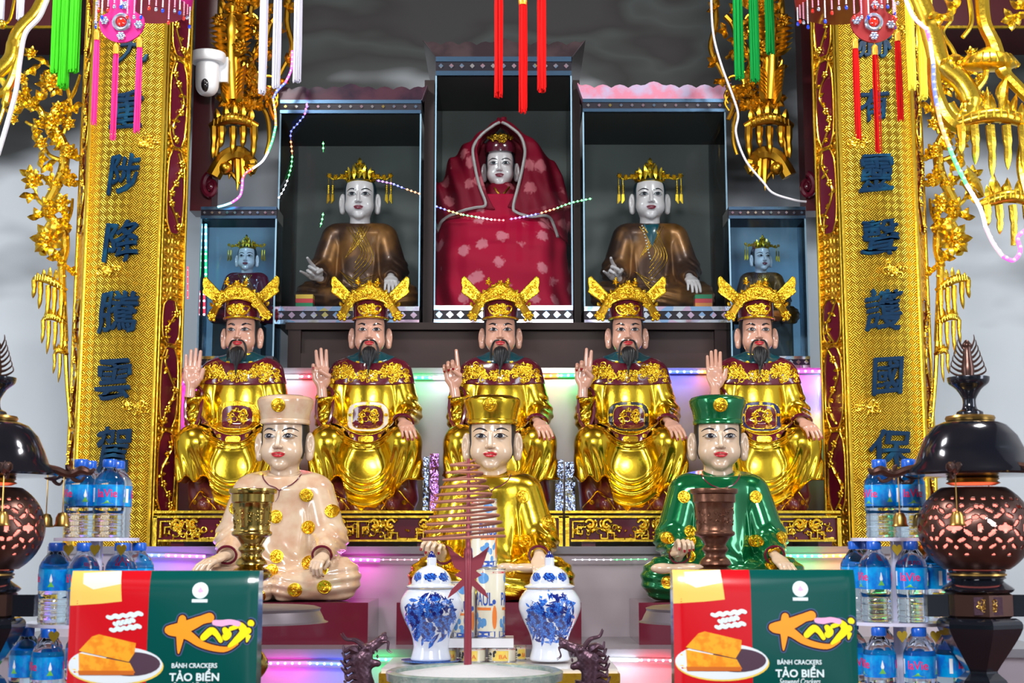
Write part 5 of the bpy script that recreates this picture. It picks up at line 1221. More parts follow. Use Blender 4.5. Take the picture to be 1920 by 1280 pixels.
# ---------------- milk cans ----------------
mat('can_cream', (.80, .76, .60), .25, .1, .6); mat('tin_silver', (.6, .6, .62), .25, .9); mat('print_blue', (.03, .09, .42), .3, 0, .5); mat('print_orange', (.80, .22, .04), .35, 0, .4); mat('print_red', (.65, .03, .05), .35, 0, .4)
mat('print_yellow', (.85, .62, .10), .35, 0, .4); mat('print_sky', (.10, .30, .62), .3, 0, .5); mat('print_skin', (.7, .35, .2), .4); mat('print_black', (.03, .03, .04), .4); mat('tray_white', (.75, .75, .78), .35, 0, .3)
YM = -1.03; sM = SC(YM, 1140); ZTR = W(0, 1197, YM-.05).z
tr = obj('display_tray', MB().box((X(830, YM, 1200), YM-.05, ZTR-.026), (X(963, YM, 1200), YM+.09, ZTR)), 'tray_white', smooth=False); tag(tr, 'white rectangular tray carrying the two lower tall milk cans', 'tray')
def can(px, y, z, r, h, turn, label, tall=True):
    t = thing('milk_can', label, 'can', (X(px, y, 1100), y, z), sM, 'milk powder cans on the offering table' if tall else 'small condensed milk tins under the tray', turn)
    Rf = lambda v: r
    b = obj('body', MB().lathe([(r-1, 0), (r, 1), (r, h-1), (r-1, h)], n=36), 'can_cream', t)
    mb = MB(); 
    for v in (1.2, h-1.5): mb.tube([(r*1.01*math.cos(a), r*1.01*math.sin(a), v) for a in np.linspace(0, 2*PI, 36, endpoint=False)], 1.3, 6, True)
    obj('rim', mb, 'tin_silver', t)
    if tall:
        mb = MB()
        for k in range(3):
            u0 = (k*2*PI/3)*r
            wrap_text(mb, 'PAUL', 22, u0, h*.56, Rf, .4, .3, fit=(r*1.45, h*.19)); wrap_poly(mb, rect(u0-r*.9, u0+r*.9, h*.02, h*.10), Rf, .3)
        obj('blue_lettering', mb, 'print_blue', b)
        mb = MB(); 
        for k in range(3): u0 = (k*2*PI/3)*r; wrap_poly(mb, rect(u0-r*.6, u0+r*.6, h*.40, h*.44), Rf, .3)
        obj('orange_stripe', mb, 'print_orange', b)
        mb = MB(); R = random.Random(int(px))
        for k in range(3):
            u0 = (k*2*PI/3)*r
            for i in range(9): a = R.uniform(-.75, .75)*r; vv = h*R.uniform(.12, .34); wrap_poly(mb, circ(u0+a, vv, R.uniform(3, 6), R.uniform(4, 9), 10), Rf, .35, rings=1)
            wrap_poly(mb, circ(u0, h*.86, r*.45, r*.38, 14), Rf, .35)
        obj('printed_picture', mb, 'print_sky', b)
        mb = MB(); u0 = .85*r; wrap_poly(mb, circ(u0, h*.3, 4.5, h*.17, 14), Rf, .5); obj('orange_figure', mb, 'print_orange', b)
        mb = MB(); wrap_poly(mb, circ(u0-1, h*.52, 3.4, 4.5, 12), Rf, .5); obj('figure_hair', mb, 'print_blue', b)
        mb = MB(); wrap_poly(mb, rect(-r*3.1, -.1, h*.93, h*.955, 40), Rf, .3); wrap_poly(mb, rect(0, r*3.1, h*.93, h*.955, 40), Rf, .3); obj('red_band', mb, 'print_red', b)
    else:
        mb = MB()
        wrap_poly(mb, rect(-r*.35, r*.85, h*.12, h*.78), Rf, .25); obj('yellow_panel', mb, 'print_yellow', b)
        mb = MB(); wrap_text(mb, 'BA', 14, r*.45, h*.38, Rf, .5, .2, fit=(r*.6, h*.28)); obj('orange_lettering', mb, 'print_orange', b)
        mb = MB(); R = random.Random(int(px))
        for i in range(7): wrap_poly(mb, circ(-r*.6+R.uniform(-.3, .9)*r*.6, h*R.uniform(.3, .75), 2.4, 2.8, 8), Rf, .45, rings=1)
        for i in range(3): wrap_poly(mb, rect(-r*1.1, -r*.45, h*(.2+.14*i), h*(.24+.14*i), 6), Rf, .45)
        obj('black_print', mb, 'print_black', b)
        mb = MB(); wrap_poly(mb, rect(-r*3.1, -.1, h*.85, h*.93, 40), Rf, .3); wrap_poly(mb, rect(0, r*3.1, h*.85, h*.93, 40), Rf, .3); obj('red_band', mb, 'print_red', b)
    return t
can(868, YM, ZTR, 24, 104, rad(4), 'tall cream milk can with blue PAUL lettering, lower left, behind the red star')
can(920, YM, ZTR, 27, 128, rad(-32), 'tall cream milk can with an orange figure, lower right of the stack')
can(907, YM+.004, ZTR+129*sM, 24.5, 129, rad(22), 'tall cream milk can standing on top of the other two tall cans')
for px, dy, r in ((838, 0, 19), (886, -.01, 25), (941, -.006, 26)):
    can(px, YM+dy, ZT, r, (ZTR-.026-ZT)/sM-.3, rad({838: 10, 886: -25, 941: -20}[px]), 'small condensed milk tin under the tray, %s' % {838: 'leftmost', 886: 'middle of the front three', 941: 'right of the middle one'}[px], False)
can(971, YM+.05, ZT, 15, (ZTR-.026-ZT)/sM-.3, rad(20), 'small condensed milk tin partly hidden at the right end under the tray', False)
# ---------------- censer with dragon handles, incense ----------------
mat('jade_bronze', (.20, .30, .27), .35, .3, .3, var=(.06, (.36, .42, .38), .4, .65), bump=(.2, .5, .003)); mat('ash', (.5, .5, .52), .95, bump=(.2, .8, .004)); mat('dark_bronze', (.11, .06, .085), .32, .7, bump=(.2, .4, .003)); mat('dark_bronze_m', (.035, .03, .045), .22, .75, .3, bump=(10, .2, .002))
YX = -1.85; sX = SC(YX, 1250); q = W(890, 1256, YX); ZR = q.z
t = thing('incense_censer', 'round greenish bronze censer filled with white ash, bottom centre', 'censer', (q.x, YX, ZR), sX)
obj('bowl', MB().lathe(smooth_prof([(60, -190), (90, -185), (70, -150), (95, -110), (130, -60), (140, -26)], 4)+[(150, -20), (164, -17), (166, -2), (160, 1), (148, -1), (146, -8), (20, -10)], n=64), 'jade_bronze', t)
obj('ash', MB().lathe([(147, -7), (100, 0), (60, 5), (20, 10), (1, 11)], n=48), 'ash', t)
for k in range(3): a = PI/2+k*2*PI/3; obj('foot', MB().tube([(55*math.cos(a), 55*math.sin(a), -180), (75*math.cos(a), 75*math.sin(a), -(ZR-Z4)/sX)], [22, 14], 10), 'jade_bronze', t)
def dragon_f(p):
    d = ell(p, (0, 0, 0), (22, 18, 17)); d = smin(d, rc(p, (8, 0, 8), (38, 0, 24), 13, 8), 8)
    d = smin(d, ell(p, (42, 0, 27), (10, 10, 8)), 5); d = smin(d, ell(p, (46, 0, 36), (5, 9, 4)), 4)
    d = smin(d, rc(p, (6, 0, -12), (28, 0, -16), 11, 7), 5); d = smax(d, -rc(p, (22, 0, -2), (44, 0, 6), 6, 9), 3)
    q = (p[0], np.abs(p[1]), p[2]); d = smin(d, ell(q, (12, 12, 14), (8, 6, 6)), 3)
    d = smin(d, rc(p, (-6, 0, -10), (4, 0, -60), 18, 16), 10)
    return d-.35*np.sin(p[0]*.6)*np.sin(p[2]*.6)
dr_me = netmesh('dragon_handle', dragon_f, (-40, -30, -82), (62, 30, 50), 1.8, 'dark_bronze')
mb = MB(); R = random.Random(2)
for s in (-1, 1):
    mb.tube(spl([(6, s*12, 16), (-8, s*14, 30), (-26, s*15, 34), (-34, s*16, 46)], 5), list(np.linspace(4, 1, 16)), 6)
    for k in range(6):
        z = 14-k*13; mb.tube(spl([(-6, s*7, z), (-20, s*9, z+3), (-30, s*9, z-2), (-36+R.uniform(-4, 4), s*9, z+9)], 4), list(np.linspace(8, 1.5, 13)), 7)
    mb.tube(spl([(40, s*8, 22), (52, s*12, 20), (50, s*14, 6), (58, s*14, 0)], 4), list(np.linspace(2.4, .7, 13)), 5)
    mb.leaf((-4, s*14, 8), (-1, s*.5, .6), (0, s, 0), 22, 7, 3)
for x, z in ((30, 12), (24, 10), (30, -8)): mb.leaf((x, -8, z), (0, 0, -1 if z > 0 else 1), (0, -1, 0), 9, 2.4, 1.4)
mane_me = mb.mesh('mane', 'dark_bronze')
for s in (-1, 1):
    h = obj('dragon_handle', dr_me, None, t, loc=(s*212, 0, 26), rot=(0, rad(-6), 0), scale=(-s, 1, 1)); obj('mane', mane_me, None, h)
    obj('neck', MB().tube(spl([(s*205, 0, -20), (s*195, 0, -70), (s*160, 0, -110), (s*118, 0, -100)], 5), [17]*6+[15]*6+[13]*4, 10), 'dark_bronze', t)
mat('red_stick', (.32, .02, .03), .5); mat('coil_brown', (.33, .13, .09), .8); mat('star_red', (.26, .035, .055), .35, .3, .3)
q = W(877, 1246, YX); t = thing('incense_coil_holder', 'dark red metal incense rod with a star shaped plate, planted in the censer ash', 'incense holder', (q.x, YX, ZR+4*sX), sX)
obj('rod', MB().tube([(0, 0, 0), (0, 0, 150), (0, 0, 215), (0, 0, 225), (0, 0, 392)], [7.5, 7, 8, 5, 2.6], 10), 'star_red', t)
star = [(-7, 222), (-9, 204), (-22, 212), (-40, 226), (-30, 196), (-26, 186), (-14, 180), (-26, 172), (-12, 164), (-20, 156), (-32, 144), (-39, 128), (-22, 140), (-8, 152), (-5, 120)]
star = star+[(-a, b) for a, b in star[::-1]]
obj('star_plate', MB().prism(star, -4, 4), 'star_red', t, smooth=False)
t = thing('incense_coil', 'cone shaped coil of brown incense hanging round the red rod', 'incense coil', (W(868, 1246, YX).x, YX, ZR+4*sX), sX)
P = []
for i in range(11*30):
    u = i/(11*30); r_ = 20+60*u**.8; a = 2*PI*11*u; P.append((r_*math.cos(a), r_*math.sin(a), 388-150*u+.05*r_*math.cos(a)*1.6))
obj('coil', MB().tube(P, 2.9, 6), 'coil_brown', t)
# ---------------- candlesticks ----------------
YK = -1.72; sK = SC(YK, 1100)
cprof = [(44, 327), (45, 325), (44, 318), (40, 316), (40, 302), (37, 299), (35, 270), (33.5, 250), (36.5, 247), (38, 243), (36, 239), (29, 236), (22, 226), (20, 221), (24, 216), (24.5, 212), (20, 207), (20, 200), (26, 195), (30, 186), (22, 181), (30, 177), (38, 171), (38, 165), (30, 157), (20, 150), (18, 116), (22, 112), (122, 108), (130, 100), (139, 82), (139, 79), (40, 84), (24, 80), (18, 60), (24, 40), (18, 36), (24, 26), (35, 10), (36, -4), (26, -20), (16, -30), (30, -50), (60, -70), (64, -84), (64, -90)]
for px, m_, lb in ((466, 'brass', 'shiny brass candlestick with a goblet shaped cup, in front of the cream robed attendant'), (1345, 'copper_bronze', 'brown bronze candlestick with a goblet shaped cup, in front of the green robed attendant')):
    q = W(px, 1247, YK); zb_ = -(q.z-Z4)/sK
    t = thing('goblet_candlestick', lb, 'candlestick', (q.x, YK, q.z), sK, 'goblet candlesticks')
    pr = smooth_prof([p for p in cprof[:-3]], 2)+[(40, zb_+40), (70, zb_+12), (76, zb_)]
    i0 = next(i for i, p in enumerate(pr) if p[1] < 113 and p[0] > 60); i1 = max(i for i, p in enumerate(pr) if p[0] > 60 and p[1] > 70)
    obj('cup_and_stem', MB().lathe([(1, 318), (36, 318), (42, 326)]+pr[:i0]+[(18, 110)], n=48), m_, t)
    obj('drip_dish', MB().lathe([(18, 112)]+pr[i0:i1+1]+[(20, 84)], n=56), 'dish_grey', t)
    obj('foot', MB().lathe([(24, 84)]+pr[i1+1:], n=40), m_, t)
    Rc = lambda v: float(np.interp(v, [240, 250, 270, 299], [36, 33.5, 35, 37])); mb = MB(); R = random.Random(3)
    for k in range(70):
        u, v = R.uniform(-100, 100), R.uniform(254, 292); a = R.uniform(0, 6); P = []
        for j in range(6): P.append((u, v)); u += 2.2*math.cos(a); v += 2.2*math.sin(a); a += .7
        mb.tube([Vector(w_) for w_ in wrapv(P, Rc, .2, 1)], .9, 4)
    obj('relief_band', mb, m_, t)
# ---------------- cracker boxes ----------------
mat('box_green', (.0, .07, .06), .16, 0, .6); mat('box_red', (.55, .006, .012), .16, 0, .6); mat('cracker', (.88, .38, .02), .35, 0, .4, var=(.08, (.80, .25, .01), .45, .6)); mat('cracker_edge', (.55, .13, .01), .5); mat('plate_white', (.72, .80, .85), .2, 0, .5)
mat('nori', (.07, .035, .06), .5); mat('logo_orange', (.95, .33, .02), .25, 0, .5); mat('logo_yellow', (.90, .80, .01), .25, 0, .5); mat('logo_outline', (.035, .006, .02), .3); mat('logo_pink', (.80, .42, .66), .3); mat('print_white', (.70, .85, .88), .25, 0, .5); mat('print_yel', (.9, .55, .12), .25, 0, .5); mat('print_cream', (.92, .82, .62), .22, 0, .5); mat('logo_halo', (.05, .10, .20), .3)
YG = -2.72; sG = SC(YG, 1180)
def crackerbox(px0, px1, pyt, lb, twist):
    # local px: u from the left edge, v down from the top edge -> z = -v
    q = W((px0+px1)/2, pyt, YG); wd = px1-px0; k = wd/350.0; zb_ = -(q.z-.0)/sG
    t = thing('cracker_box', lb, 'box', (q.x, YG, q.z), sG*k, 'seaweed cracker boxes', twist); H = -262
    def bul(x, z): return -7*max(0, 1-(x/175)**2)*max(0, 1-((z+131)/131)**2)+4*max(0, (abs(x)-160)/15)+12*max(0, (z+42)/42)**2
    def sheet(x0, x1, z0, z1, m_, name, par, off=0, n=30):
        mb = MB(); xs = np.linspace(x0, x1, n); zs = np.linspace(z0, z1, n); v = [(x, bul(x, z)-off, z) for z in zs for x in xs]
        mb.add(v, [(i*n+j, i*n+j+1, (i+1)*n+j+1, (i+1)*n+j) for i in range(n-1) for j in range(n-1)]); return obj(name, mb, m_, par)
    obj('carton', MB().box((-174.5, 18, H+.5), (174.5, 66, -.5)), 'box_green', t, smooth=False)
    mb = MB()
    ring = [(x, 0) for x in np.linspace(-175, 175, 18)]+[(175, z) for z in np.linspace(0, H, 18)[1:]]+[(x, H) for x in np.linspace(175, -175, 18)[1:]]+[(-175, z) for z in np.linspace(H, 0, 18)[1:-1]]
    n_ = len(ring); mb.add([(x, bul(x, z), z) for x, z in ring]+[(x, 20, z) for x, z in ring], [(i, (i+1) % n_, (i+1) % n_+n_, i+n_) for i in range(n_)]); obj('front_edge', mb, 'box_green', t, smooth=False)
    fr = sheet(-27, 175, H, 0, 'box_green', 'green_front', t); rd = sheet(-175, -27, H, 0, 'box_red', 'red_front', t)
    def flat(name, m_, par, polys, off):
        mb = MB()
        for P in polys:
            P = [(a-175, -b) for a, b in P]; P = [(P[i][0]+(P[(i+1) % len(P)][0]-P[i][0])*j/m_k, P[i][1]+(P[(i+1) % len(P)][1]-P[i][1])*j/m_k) for i in range(len(P)) for m_k in [max(1, int(math.dist(P[i], P[(i+1) % len(P)])/7))] for j in range(m_k)]; n_ = len(P); c = (sum(p[0] for p in P)/n_, sum(p[1] for p in P)/n_)
            v = [(c[0]+(p[0]-c[0])*s_, 0, c[1]+(p[1]-c[1])*s_) for s_ in (.12, .25, .4, .55, .7, .85, 1) for p in P]+[(c[0], 0, c[1])]+[(p[0], 1.2, p[1]) for p in P]
            v = [(x, bul(x, z)-off+y, z) for x, y, z in v]
            mb.add(v, [(q_*n_+i, q_*n_+(i+1) % n_, (q_+1)*n_+(i+1) % n_, (q_+1)*n_+i) for q_ in range(6) for i in range(n_)]+[(7*n_, (i+1) % n_, i) for i in range(n_)]+[(6*n_+i, 6*n_+(i+1) % n_, 7*n_+1+(i+1) % n_, 7*n_+1+i) for i in range(n_)])
        return obj(name, mb, m_, par)
    def stroke(mb, pts, r, off):
        P = s2(pts, 5); P = [(a-175, -b) for a, b in P]; r = list(np.interp(np.linspace(0, 1, len(P)), np.linspace(0, 1, len(r)), r)); L, Rr = [], []
        for i, p in enumerate(P):
            a, b = P[max(i-1, 0)], P[min(i+1, len(P)-1)]; d = (b[0]-a[0], b[1]-a[1]); l = math.hypot(*d) or 1; nx, nz = -d[1]/l, d[0]/l; L.append((p[0]+nx*r[i], p[1]+nz*r[i])); Rr.append((p[0]-nx*r[i], p[1]-nz*r[i]))
        v = [(x, bul(x, z)-off, z) for x, z in L+Rr]; m_ = len(P); mb.add(v, [(i, i+1, m_+i+1, m_+i) for i in range(m_-1)])
        for c, r_ in ((P[0], r[0]), (P[-1], r[-1])):
            v = [(c[0]+r_*math.cos(a), bul(*c)-off, c[1]+r_*math.sin(a)) for a in np.linspace(0, 2*PI, 13)[:-1]]; mb.add(v, [tuple(range(12))])
    flat('printed_photo', 'print_yel', rd, [[(0, 0), (92, 0), (98, 56), (60, 60), (0, 64)]], .5)
    flat('printed_highlight', 'print_cream', rd, [[(22, 4), (92, 0), (94, 24), (44, 34), (24, 24)]], .8)
    flat('plate', 'plate_white', t, [circ(90, 172, 88, 34, 36)], .8); flat('plate_rim', 'print_yellow', t, [circ(91, 175, 89, 34, 36)], .5)
    flat('nori_sheet', 'nori', t, [circ(120, 170, 54, 22, 24)], 1.2)
    flat('cracker_lower', 'cracker', t, [[(22, 150), (118, 168), (128, 186), (24, 186)]], 1.7); flat('cracker_side', 'cracker_edge', t, [[(22, 182), (126, 182), (126, 190), (24, 190)]], 2.0)
    flat('cracker_upper', 'cracker', t, [[(46, 120), (58, 116), (128, 132), (126, 150), (116, 166), (22, 146)]], 2.4)
    mb = MB()
    for x0_, x1_, y in ((73, 136, 82), (86, 122, 94), (80, 134, 105)): stroke(mb, [(x0_+(x1_-x0_)*j/9, y-(j-4)*.8+(1.6 if j % 2 else -1.2)) for j in range(10)], (3.2, 4.4, 3.4, 4.6, 3.6), 1.2)
    obj('slogan', mb, 'print_white', rd)
    flat('round_emblem', 'print_white', fr, [circ(243, 36, 15, 15, 20), [(228, 52), (257, 52), (257, 58), (228, 58)]], .8); flat('emblem_flame', 'logo_pink', fr, [[(238, 38), (243, 29), (249, 38), (243, 40)]], 1.2)
    K = [([(212, 88), (210, 112), (207, 150)], (7, 9, 1.5)), ([(188, 108), (215, 104), (248, 90), (262, 86)], (8, 12, 8, 9)), ([(190, 112), (220, 116), (250, 135), (290, 144), (316, 134)], (6, 9, 6, 5, 1))]
    Y_ = [([(252, 122), (266, 110), (276, 116), (284, 128)], (6, 7, 5, 4)), ([(291, 108), (296, 116), (293, 121)], (5, 8, 7)), ([(302, 106), (308, 104), (318, 100), (326, 112), (312, 128), (300, 138)], (4, 4, 6, 8, 6, 3)), ([(334, 110), (334, 120), (332, 130)], (6, 5, 1.5)), ([(338, 96), (339, 97)], (6, 6))]
    K = [([(a-0, b) for a, b in p], r) for p, r in K]
    mb = MB(); [stroke(mb, p, [q_+5 for q_ in r], .8) for p, r in K+Y_]; obj('logo_halo', mb, 'logo_halo', fr)
    mb = MB(); [stroke(mb, p, [q_+2.6 for q_ in r], 1.2) for p, r in K+Y_]; obj('logo_outline', mb, 'logo_outline', fr)
    mb = MB(); [stroke(mb, p, r, 1.7) for p, r in K]; obj('orange_logo', mb, 'logo_orange', fr)
    mb = MB(); [stroke(mb, p, r, 2.1) for p, r in Y_]; obj('yellow_logo', mb, 'logo_yellow', fr)
    mb = MB(); stroke(mb, [(272, 95), (285, 96), (300, 94), (315, 97)], (5, 6, 5, 5), 2.2); obj('pink_tagline', mb, 'logo_pink', fr)
    mb = MB()
    text_on(mb, 'BÁNH CRACKERS', 14, (237-175, bul(60, -172)-1.5, -172), .3, .3, fit=(84, 11)); text_on(mb, 'TẢO BIỂN', 24, (237-175, bul(60, -190)-1.5, -190), .3, .7, fit=(92, 23)); text_on(mb, 'Seaweed Crackers', 12, (237-175, bul(60, -209)-1.5, -209), .3, .1, shear=.3, fit=(78, 11))
    obj('white_lettering', mb, 'print_white', fr)
    o = obj('offering_block', MB().box((-180, 0, H-(q.z+H*sG*k-Z4)/(sG*k)), (180, 75, H)), 'table_wood', smooth=False, loc=(q.x, YG+.002, q.z), scale=sG*k); tag(o, 'dark wooden block below the %s cracker box' % ('left' if px0 < 900 else 'right'), 'block')
crackerbox(133, 485, 1070, 'red and green seaweed cracker box standing at the lower left', rad(1.5))
crackerbox(1261, 1604, 1068, 'red and green seaweed cracker box standing at the lower right, glare across its top', rad(-1))
# ---------------- water bottles on round shelves ----------------
m = mat('bottle_water', (.86, .95, 1), .03, trans=1, ior=1.31); mat('cap_blue', (.005, .10, .55), .3, 0, .4); mat('label_blue', (.005, .16, .62), .22, 0, .5, var=(.06, (.0, .33, .75), .4, .6)); mat('label_pink', (.75, .02, .16), .3); mat('label_white', (.8, .85, .9), .3); mat('label_green', (.15, .5, .08), .3)
YW = -1.95; sW = SC(YW, 1100)
bp = smooth_prof([(24, 0), (27, 2), (28, 8), (26.5, 12), (28, 17), (26.5, 22), (28, 27), (26.5, 32), (28, 38), (26.5, 44), (28, 50), (28.5, 60), (28.5, 98), (27, 106), (22, 116), (14, 126), (11, 131), (11, 136)], 3)
bm = MB().lathe(bp, n=28).mesh('bottle_body', 'bottle_water'); cm = MB().lathe([(13, 131), (13.5, 133), (13.5, 143), (12, 146), (1, 146)], n=22).mesh('cap', 'cap_blue')
Rb = lambda v: 28.8
mb = MB(); mb.lathe([(28.9, 59), (28.9, 98)], n=36, cap=False); lm = mb.mesh('label', 'label_blue')
mb = MB(); 
for k in range(2): wrap_text(mb, 'laVie', 20, k*PI*28.8, 82, Rb, .5, .35, fit=(36, 15))
tm = mb.mesh('pink_lettering', 'label_pink')
mb = MB(); wrap_poly(mb, [(42, 70), (45, 78), (42, 90), (39, 78)], Rb, .4); wrap_poly(mb, rect(-34, -28, 66, 92, 3), Rb, .4); wm = mb.mesh('white_print', 'label_white')
mb = MB(); wrap_poly(mb, [(-12, 62), (0, 69), (12, 62)], Rb, .4); wrap_poly(mb, [(36, 66), (42, 76), (48, 66)], Rb, .6); gm = mb.mesh('green_print', 'label_green')
def bottle(x, y, z, rot, lb, g):
    t = thing('water_bottle', lb, 'bottle', (x, y, z), sW, g, rot)
    obj('bottle_body', bm, None, t); obj('cap', cm, None, t); l = obj('label', lm, None, t); obj('pink_lettering', tm, None, l); obj('white_print', wm, None, l); obj('green_print', gm, None, l); return t
mat('shelf_acrylic', (.62, .62, .80), .2, 0, .5); mat('heart_gold', (.86, .58, .06), .25, 1)
POS = ['front', 'front right', 'right', 'back right', 'back', 'back left', 'left', 'front left']
def towers(side, cx, rows):
    xc = X(cx, YW, 1100); g = 'water bottles of the %s tower' % side
    for name, base, r, n_, ph, disc in rows:
        z = W(0, base, YW).z; rr = r*sW
        d_ = obj('round_shelf', MB().lathe([(disc, -6), (disc, 0)], n=48), 'shelf_acrylic', loc=(xc+0, YW, z), scale=sW); tag(d_, 'pale round shelf under the %s layer of the %s water bottle tower' % (name, side), 'shelf', 'round shelves of the bottle towers')
        for i in range(n_):
            a = 2*PI*i/n_+ph; x, y = xc+rr*math.sin(a), YW-rr*math.cos(a); an = math.degrees(a) % 360
            lb = 'blue labelled water bottle, %s side of the %s layer of the %s tower' % (POS[int((an+22.5)//45) % 8], name, side)
            bottle(x, y, z, a*.8+rad((-25, 10, 35, 60)[i % 4]), lb, g)
        hs = []
        if name != 'top':
            for k_ in (-1, 0, 1):
                pts = [(8*1.0*(16*math.sin(t_)**3)/16*.9, (13*math.cos(t_)-5*math.cos(2*t_)-2*math.cos(3*t_)-math.cos(4*t_))*.75) for t_ in np.linspace(0, 2*PI, 24, endpoint=False)]
                zz = W(0, {'middle': 1014, 'bottom': 1168}[name], YW).z-.006-.013
                h = obj('hanging_heart', MB().prism([(a_*1.3, b_) for a_, b_ in pts], -1.5, 1.5), 'heart_gold', loc=(xc+(k_*60+30)*sW*(.8 if name == 'middle' else 1), YW-rr*.98-.02, zz), scale=sW, smooth=False)
                tag(h, 'small gold heart hanging above the %s bottles of the %s tower, %s one' % (name, side, ('left', 'middle', 'right')[k_+1]), 'ornament', 'gold hearts hanging from the bottle shelves')
towers('left', 178, (('top', 1008, 38, 4, rad(45), 78), ('middle', 1165, 78, 7, rad(0), 122), ('bottom', 1322, 122, 11, rad(10), 160)))
towers('right', 1684, (('top', 1008, 38, 4, rad(30), 84), ('middle', 1162, 76, 7, rad(4), 120), ('bottom', 1320, 112, 10, rad(2), 150)))
for side, cx in (('left', 178), ('right', 1684)):
    o = obj('tower_column', MB().lathe([(12, -(W(0, 1320, YW).z-Z4)/sW), (12, 312)], n=16), 'shelf_acrylic', loc=(X(cx, YW, 1100), YW, W(0, 1320, YW).z), scale=sW); tag(o, 'thin pale column in the middle of the %s water bottle tower' % side, 'column')
# ---------------- hexagonal incense lanterns ----------------
mat('lantern_black', (.012, .014, .022), .14, .5, .6); mat('lantern_bronze', (.10, .05, .04), .28, .8); mat('lantern_gold', (.50, .30, .08), .3, 1)
m = mat('glow_pink', (.9, .35, .3), .6, emit=((1, .22, .17), 1.6)); mat('bulb_white', (1, .9, .9), .5, emit=((1, .72, .7), 22))
YN = -2.15; sN = SC(YN, 950)
def lantern(px, lb):
    q = W(px, 990, YN); t = thing('standing_incense_lantern', lb, 'lantern', (q.x, YN, q.z), sN, 'black standing lanterns with pierced globes', 0 if px > 900 else rad(0)); z0 = -(q.z-Z4)/sN
    rf = [(8, 206), (40, 200), (50, 199), (66, 192), (84, 172), (96, 146), (105, 122), (122, 108), (126, 102), (122, 98), (60, 96), (46, 94)]
    obj('roof', MB().lathe(rf, n=48), 'lantern_black', t)
    obj('roof_ring', MB().lathe([(26, 200), (44, 201), (46, 206), (44, 210), (24, 213), (10, 213)], n=36), 'lantern_gold', t)
    obj('finial_cup', MB().lathe(smooth_prof([(24, 210), (24, 218), (14, 224), (12, 240), (16, 250), (24, 262), (36, 272), (39, 281), (36, 284), (8, 280)], 3), n=36), 'lantern_black', t)
    mb = MB(); mb.lathe(smooth_prof([(10, 280), (12, 300), (9, 320), (7, 340), (9, 346), (4, 354), (1, 356)], 3), n=14)
    for k in range(7):
        for s in (-1, 1):
            z = 286+k*9; L = 34-3.2*k; mb.tube(spl([(s*6, 0, z), (s*(L*.6), 0, z+2), (s*L, 0, z+10+k), (s*(L*.95), 0, z+20+k)], 4), list(np.linspace(3.2, .6, 13)), 6)
    obj('flame_finial', mb, 'lantern_bronze', t)
    obj('neck', MB().lathe([(44, 96), (48, 92), (44, 88), (50, 84), (40, 80)], n=40), 'lantern_gold', t)
    # pierced globe: openings cut as a repeated motif
    nt_, na = 96, 288; mb = MB(); vv = []
    def op(a, z):     # a in cells of the motif, z -1..1
        u = (a*7/(2*PI)) % 1-.5; best = False
        for (cu, cz, ru, rz, rot) in ((0, 0, .17, .075, 0), (0, 0, .06, .13, 0), (.5, 0, .05, .10, 0), (-.5, 0, .05, .10, 0), (.27, .10, .11, .045, .8), (-.27, .10, .11, .045, -.8), (.27, -.10, .11, .045, -.8), (-.27, -.10, .11, .045, .8),
             (.13, .25, .10, .045, -.5), (-.13, .25, .10, .045, .5), (.42, .22, .07, .05, .5), (-.42, .22, .07, .05, -.5), (0, .36, .05, .06, 0), (.3, .36, .10, .035, .6), (-.3, .36, .10, .035, -.6), (.14, .46, .06, .045, 0), (-.14, .46, .06, .045, 0), (.45, .44, .05, .05, 0), (-.45, .44, .05, .05, 0),
             (.13, -.25, .09, .045, .5), (-.13, -.25, .09, .045, -.5), (.42, -.22, .07, .05, -.5), (-.42, -.22, .07, .05, .5), (.25, -.38, .09, .04, -.6), (-.25, -.38, .09, .04, .6), (0, -.40, .05, .05, 0), (.5, -.4, .04, .05, 0), (-.5, -.4, .04, .05, 0), (.12, .62, .05, .035, 0), (-.12, .62, .05, .035, 0), (.38, .60, .06, .035, 0), (-.38, .6, .06, .035, 0), (.2, -.55, .06, .03, 0), (-.2, -.55, .06, .03, 0)):
            du, dz = (u-cu), (z-cz)*1.1; x = du*math.cos(rot)+dz*math.sin(rot)*1.0; y = -du*math.sin(rot)+dz*math.cos(rot)
            if (x/ru)**2+(y/rz)**2 < .95: return True
        return False
    for i in range(nt_+1):
        z = -.86+1.72*i/nt_; r_ = math.sqrt(1-z*z*.92)
        for k in range(na): a = 2*PI*k/na; vv.append((104*r_*math.cos(a), 104*r_*math.sin(a), 88*z))
    F = [(i*na+k, i*na+(k+1) % na, (i+1)*na+(k+1) % na, (i+1)*na+k) for i in range(nt_) for k in range(na) if not op(2*PI*(k+.5)/na, -.86+1.72*(i+.5)/nt_)]
    mb.add(vv, F); o = obj('pierced_globe', mb, 'lantern_bronze', t); so = o.modifiers.new('thickness', 'SOLIDIFY'); so.thickness = 3; so.offset = -1
    obj('glowing_liner', MB().ball((0, 0, 0), (88, 88, 72), 32), 'glow_pink', t)
    obj('bulb', MB().ball((0, -78, 8), (13, 13, 13), 14), 'bulb_white', t)
    obj('globe_base', MB().lathe(smooth_prof([(44, -72), (52, -78), (48, -86), (52, -92), (46, -96), (56, -104), (66, -112), (60, -118)], 2), n=40), 'lantern_black', t)
    obj('base_ring', MB().lathe([(46, -82), (53, -84), (53, -87), (46, -89)], n=36), 'lantern_gold', t)
    blk = obj('hexagonal_block', MB().lathe([(56, -118), (62, -122), (62, -160), (56, -164)], n=6, a0=rad(30)), 'lantern_bronze', t, smooth=False)
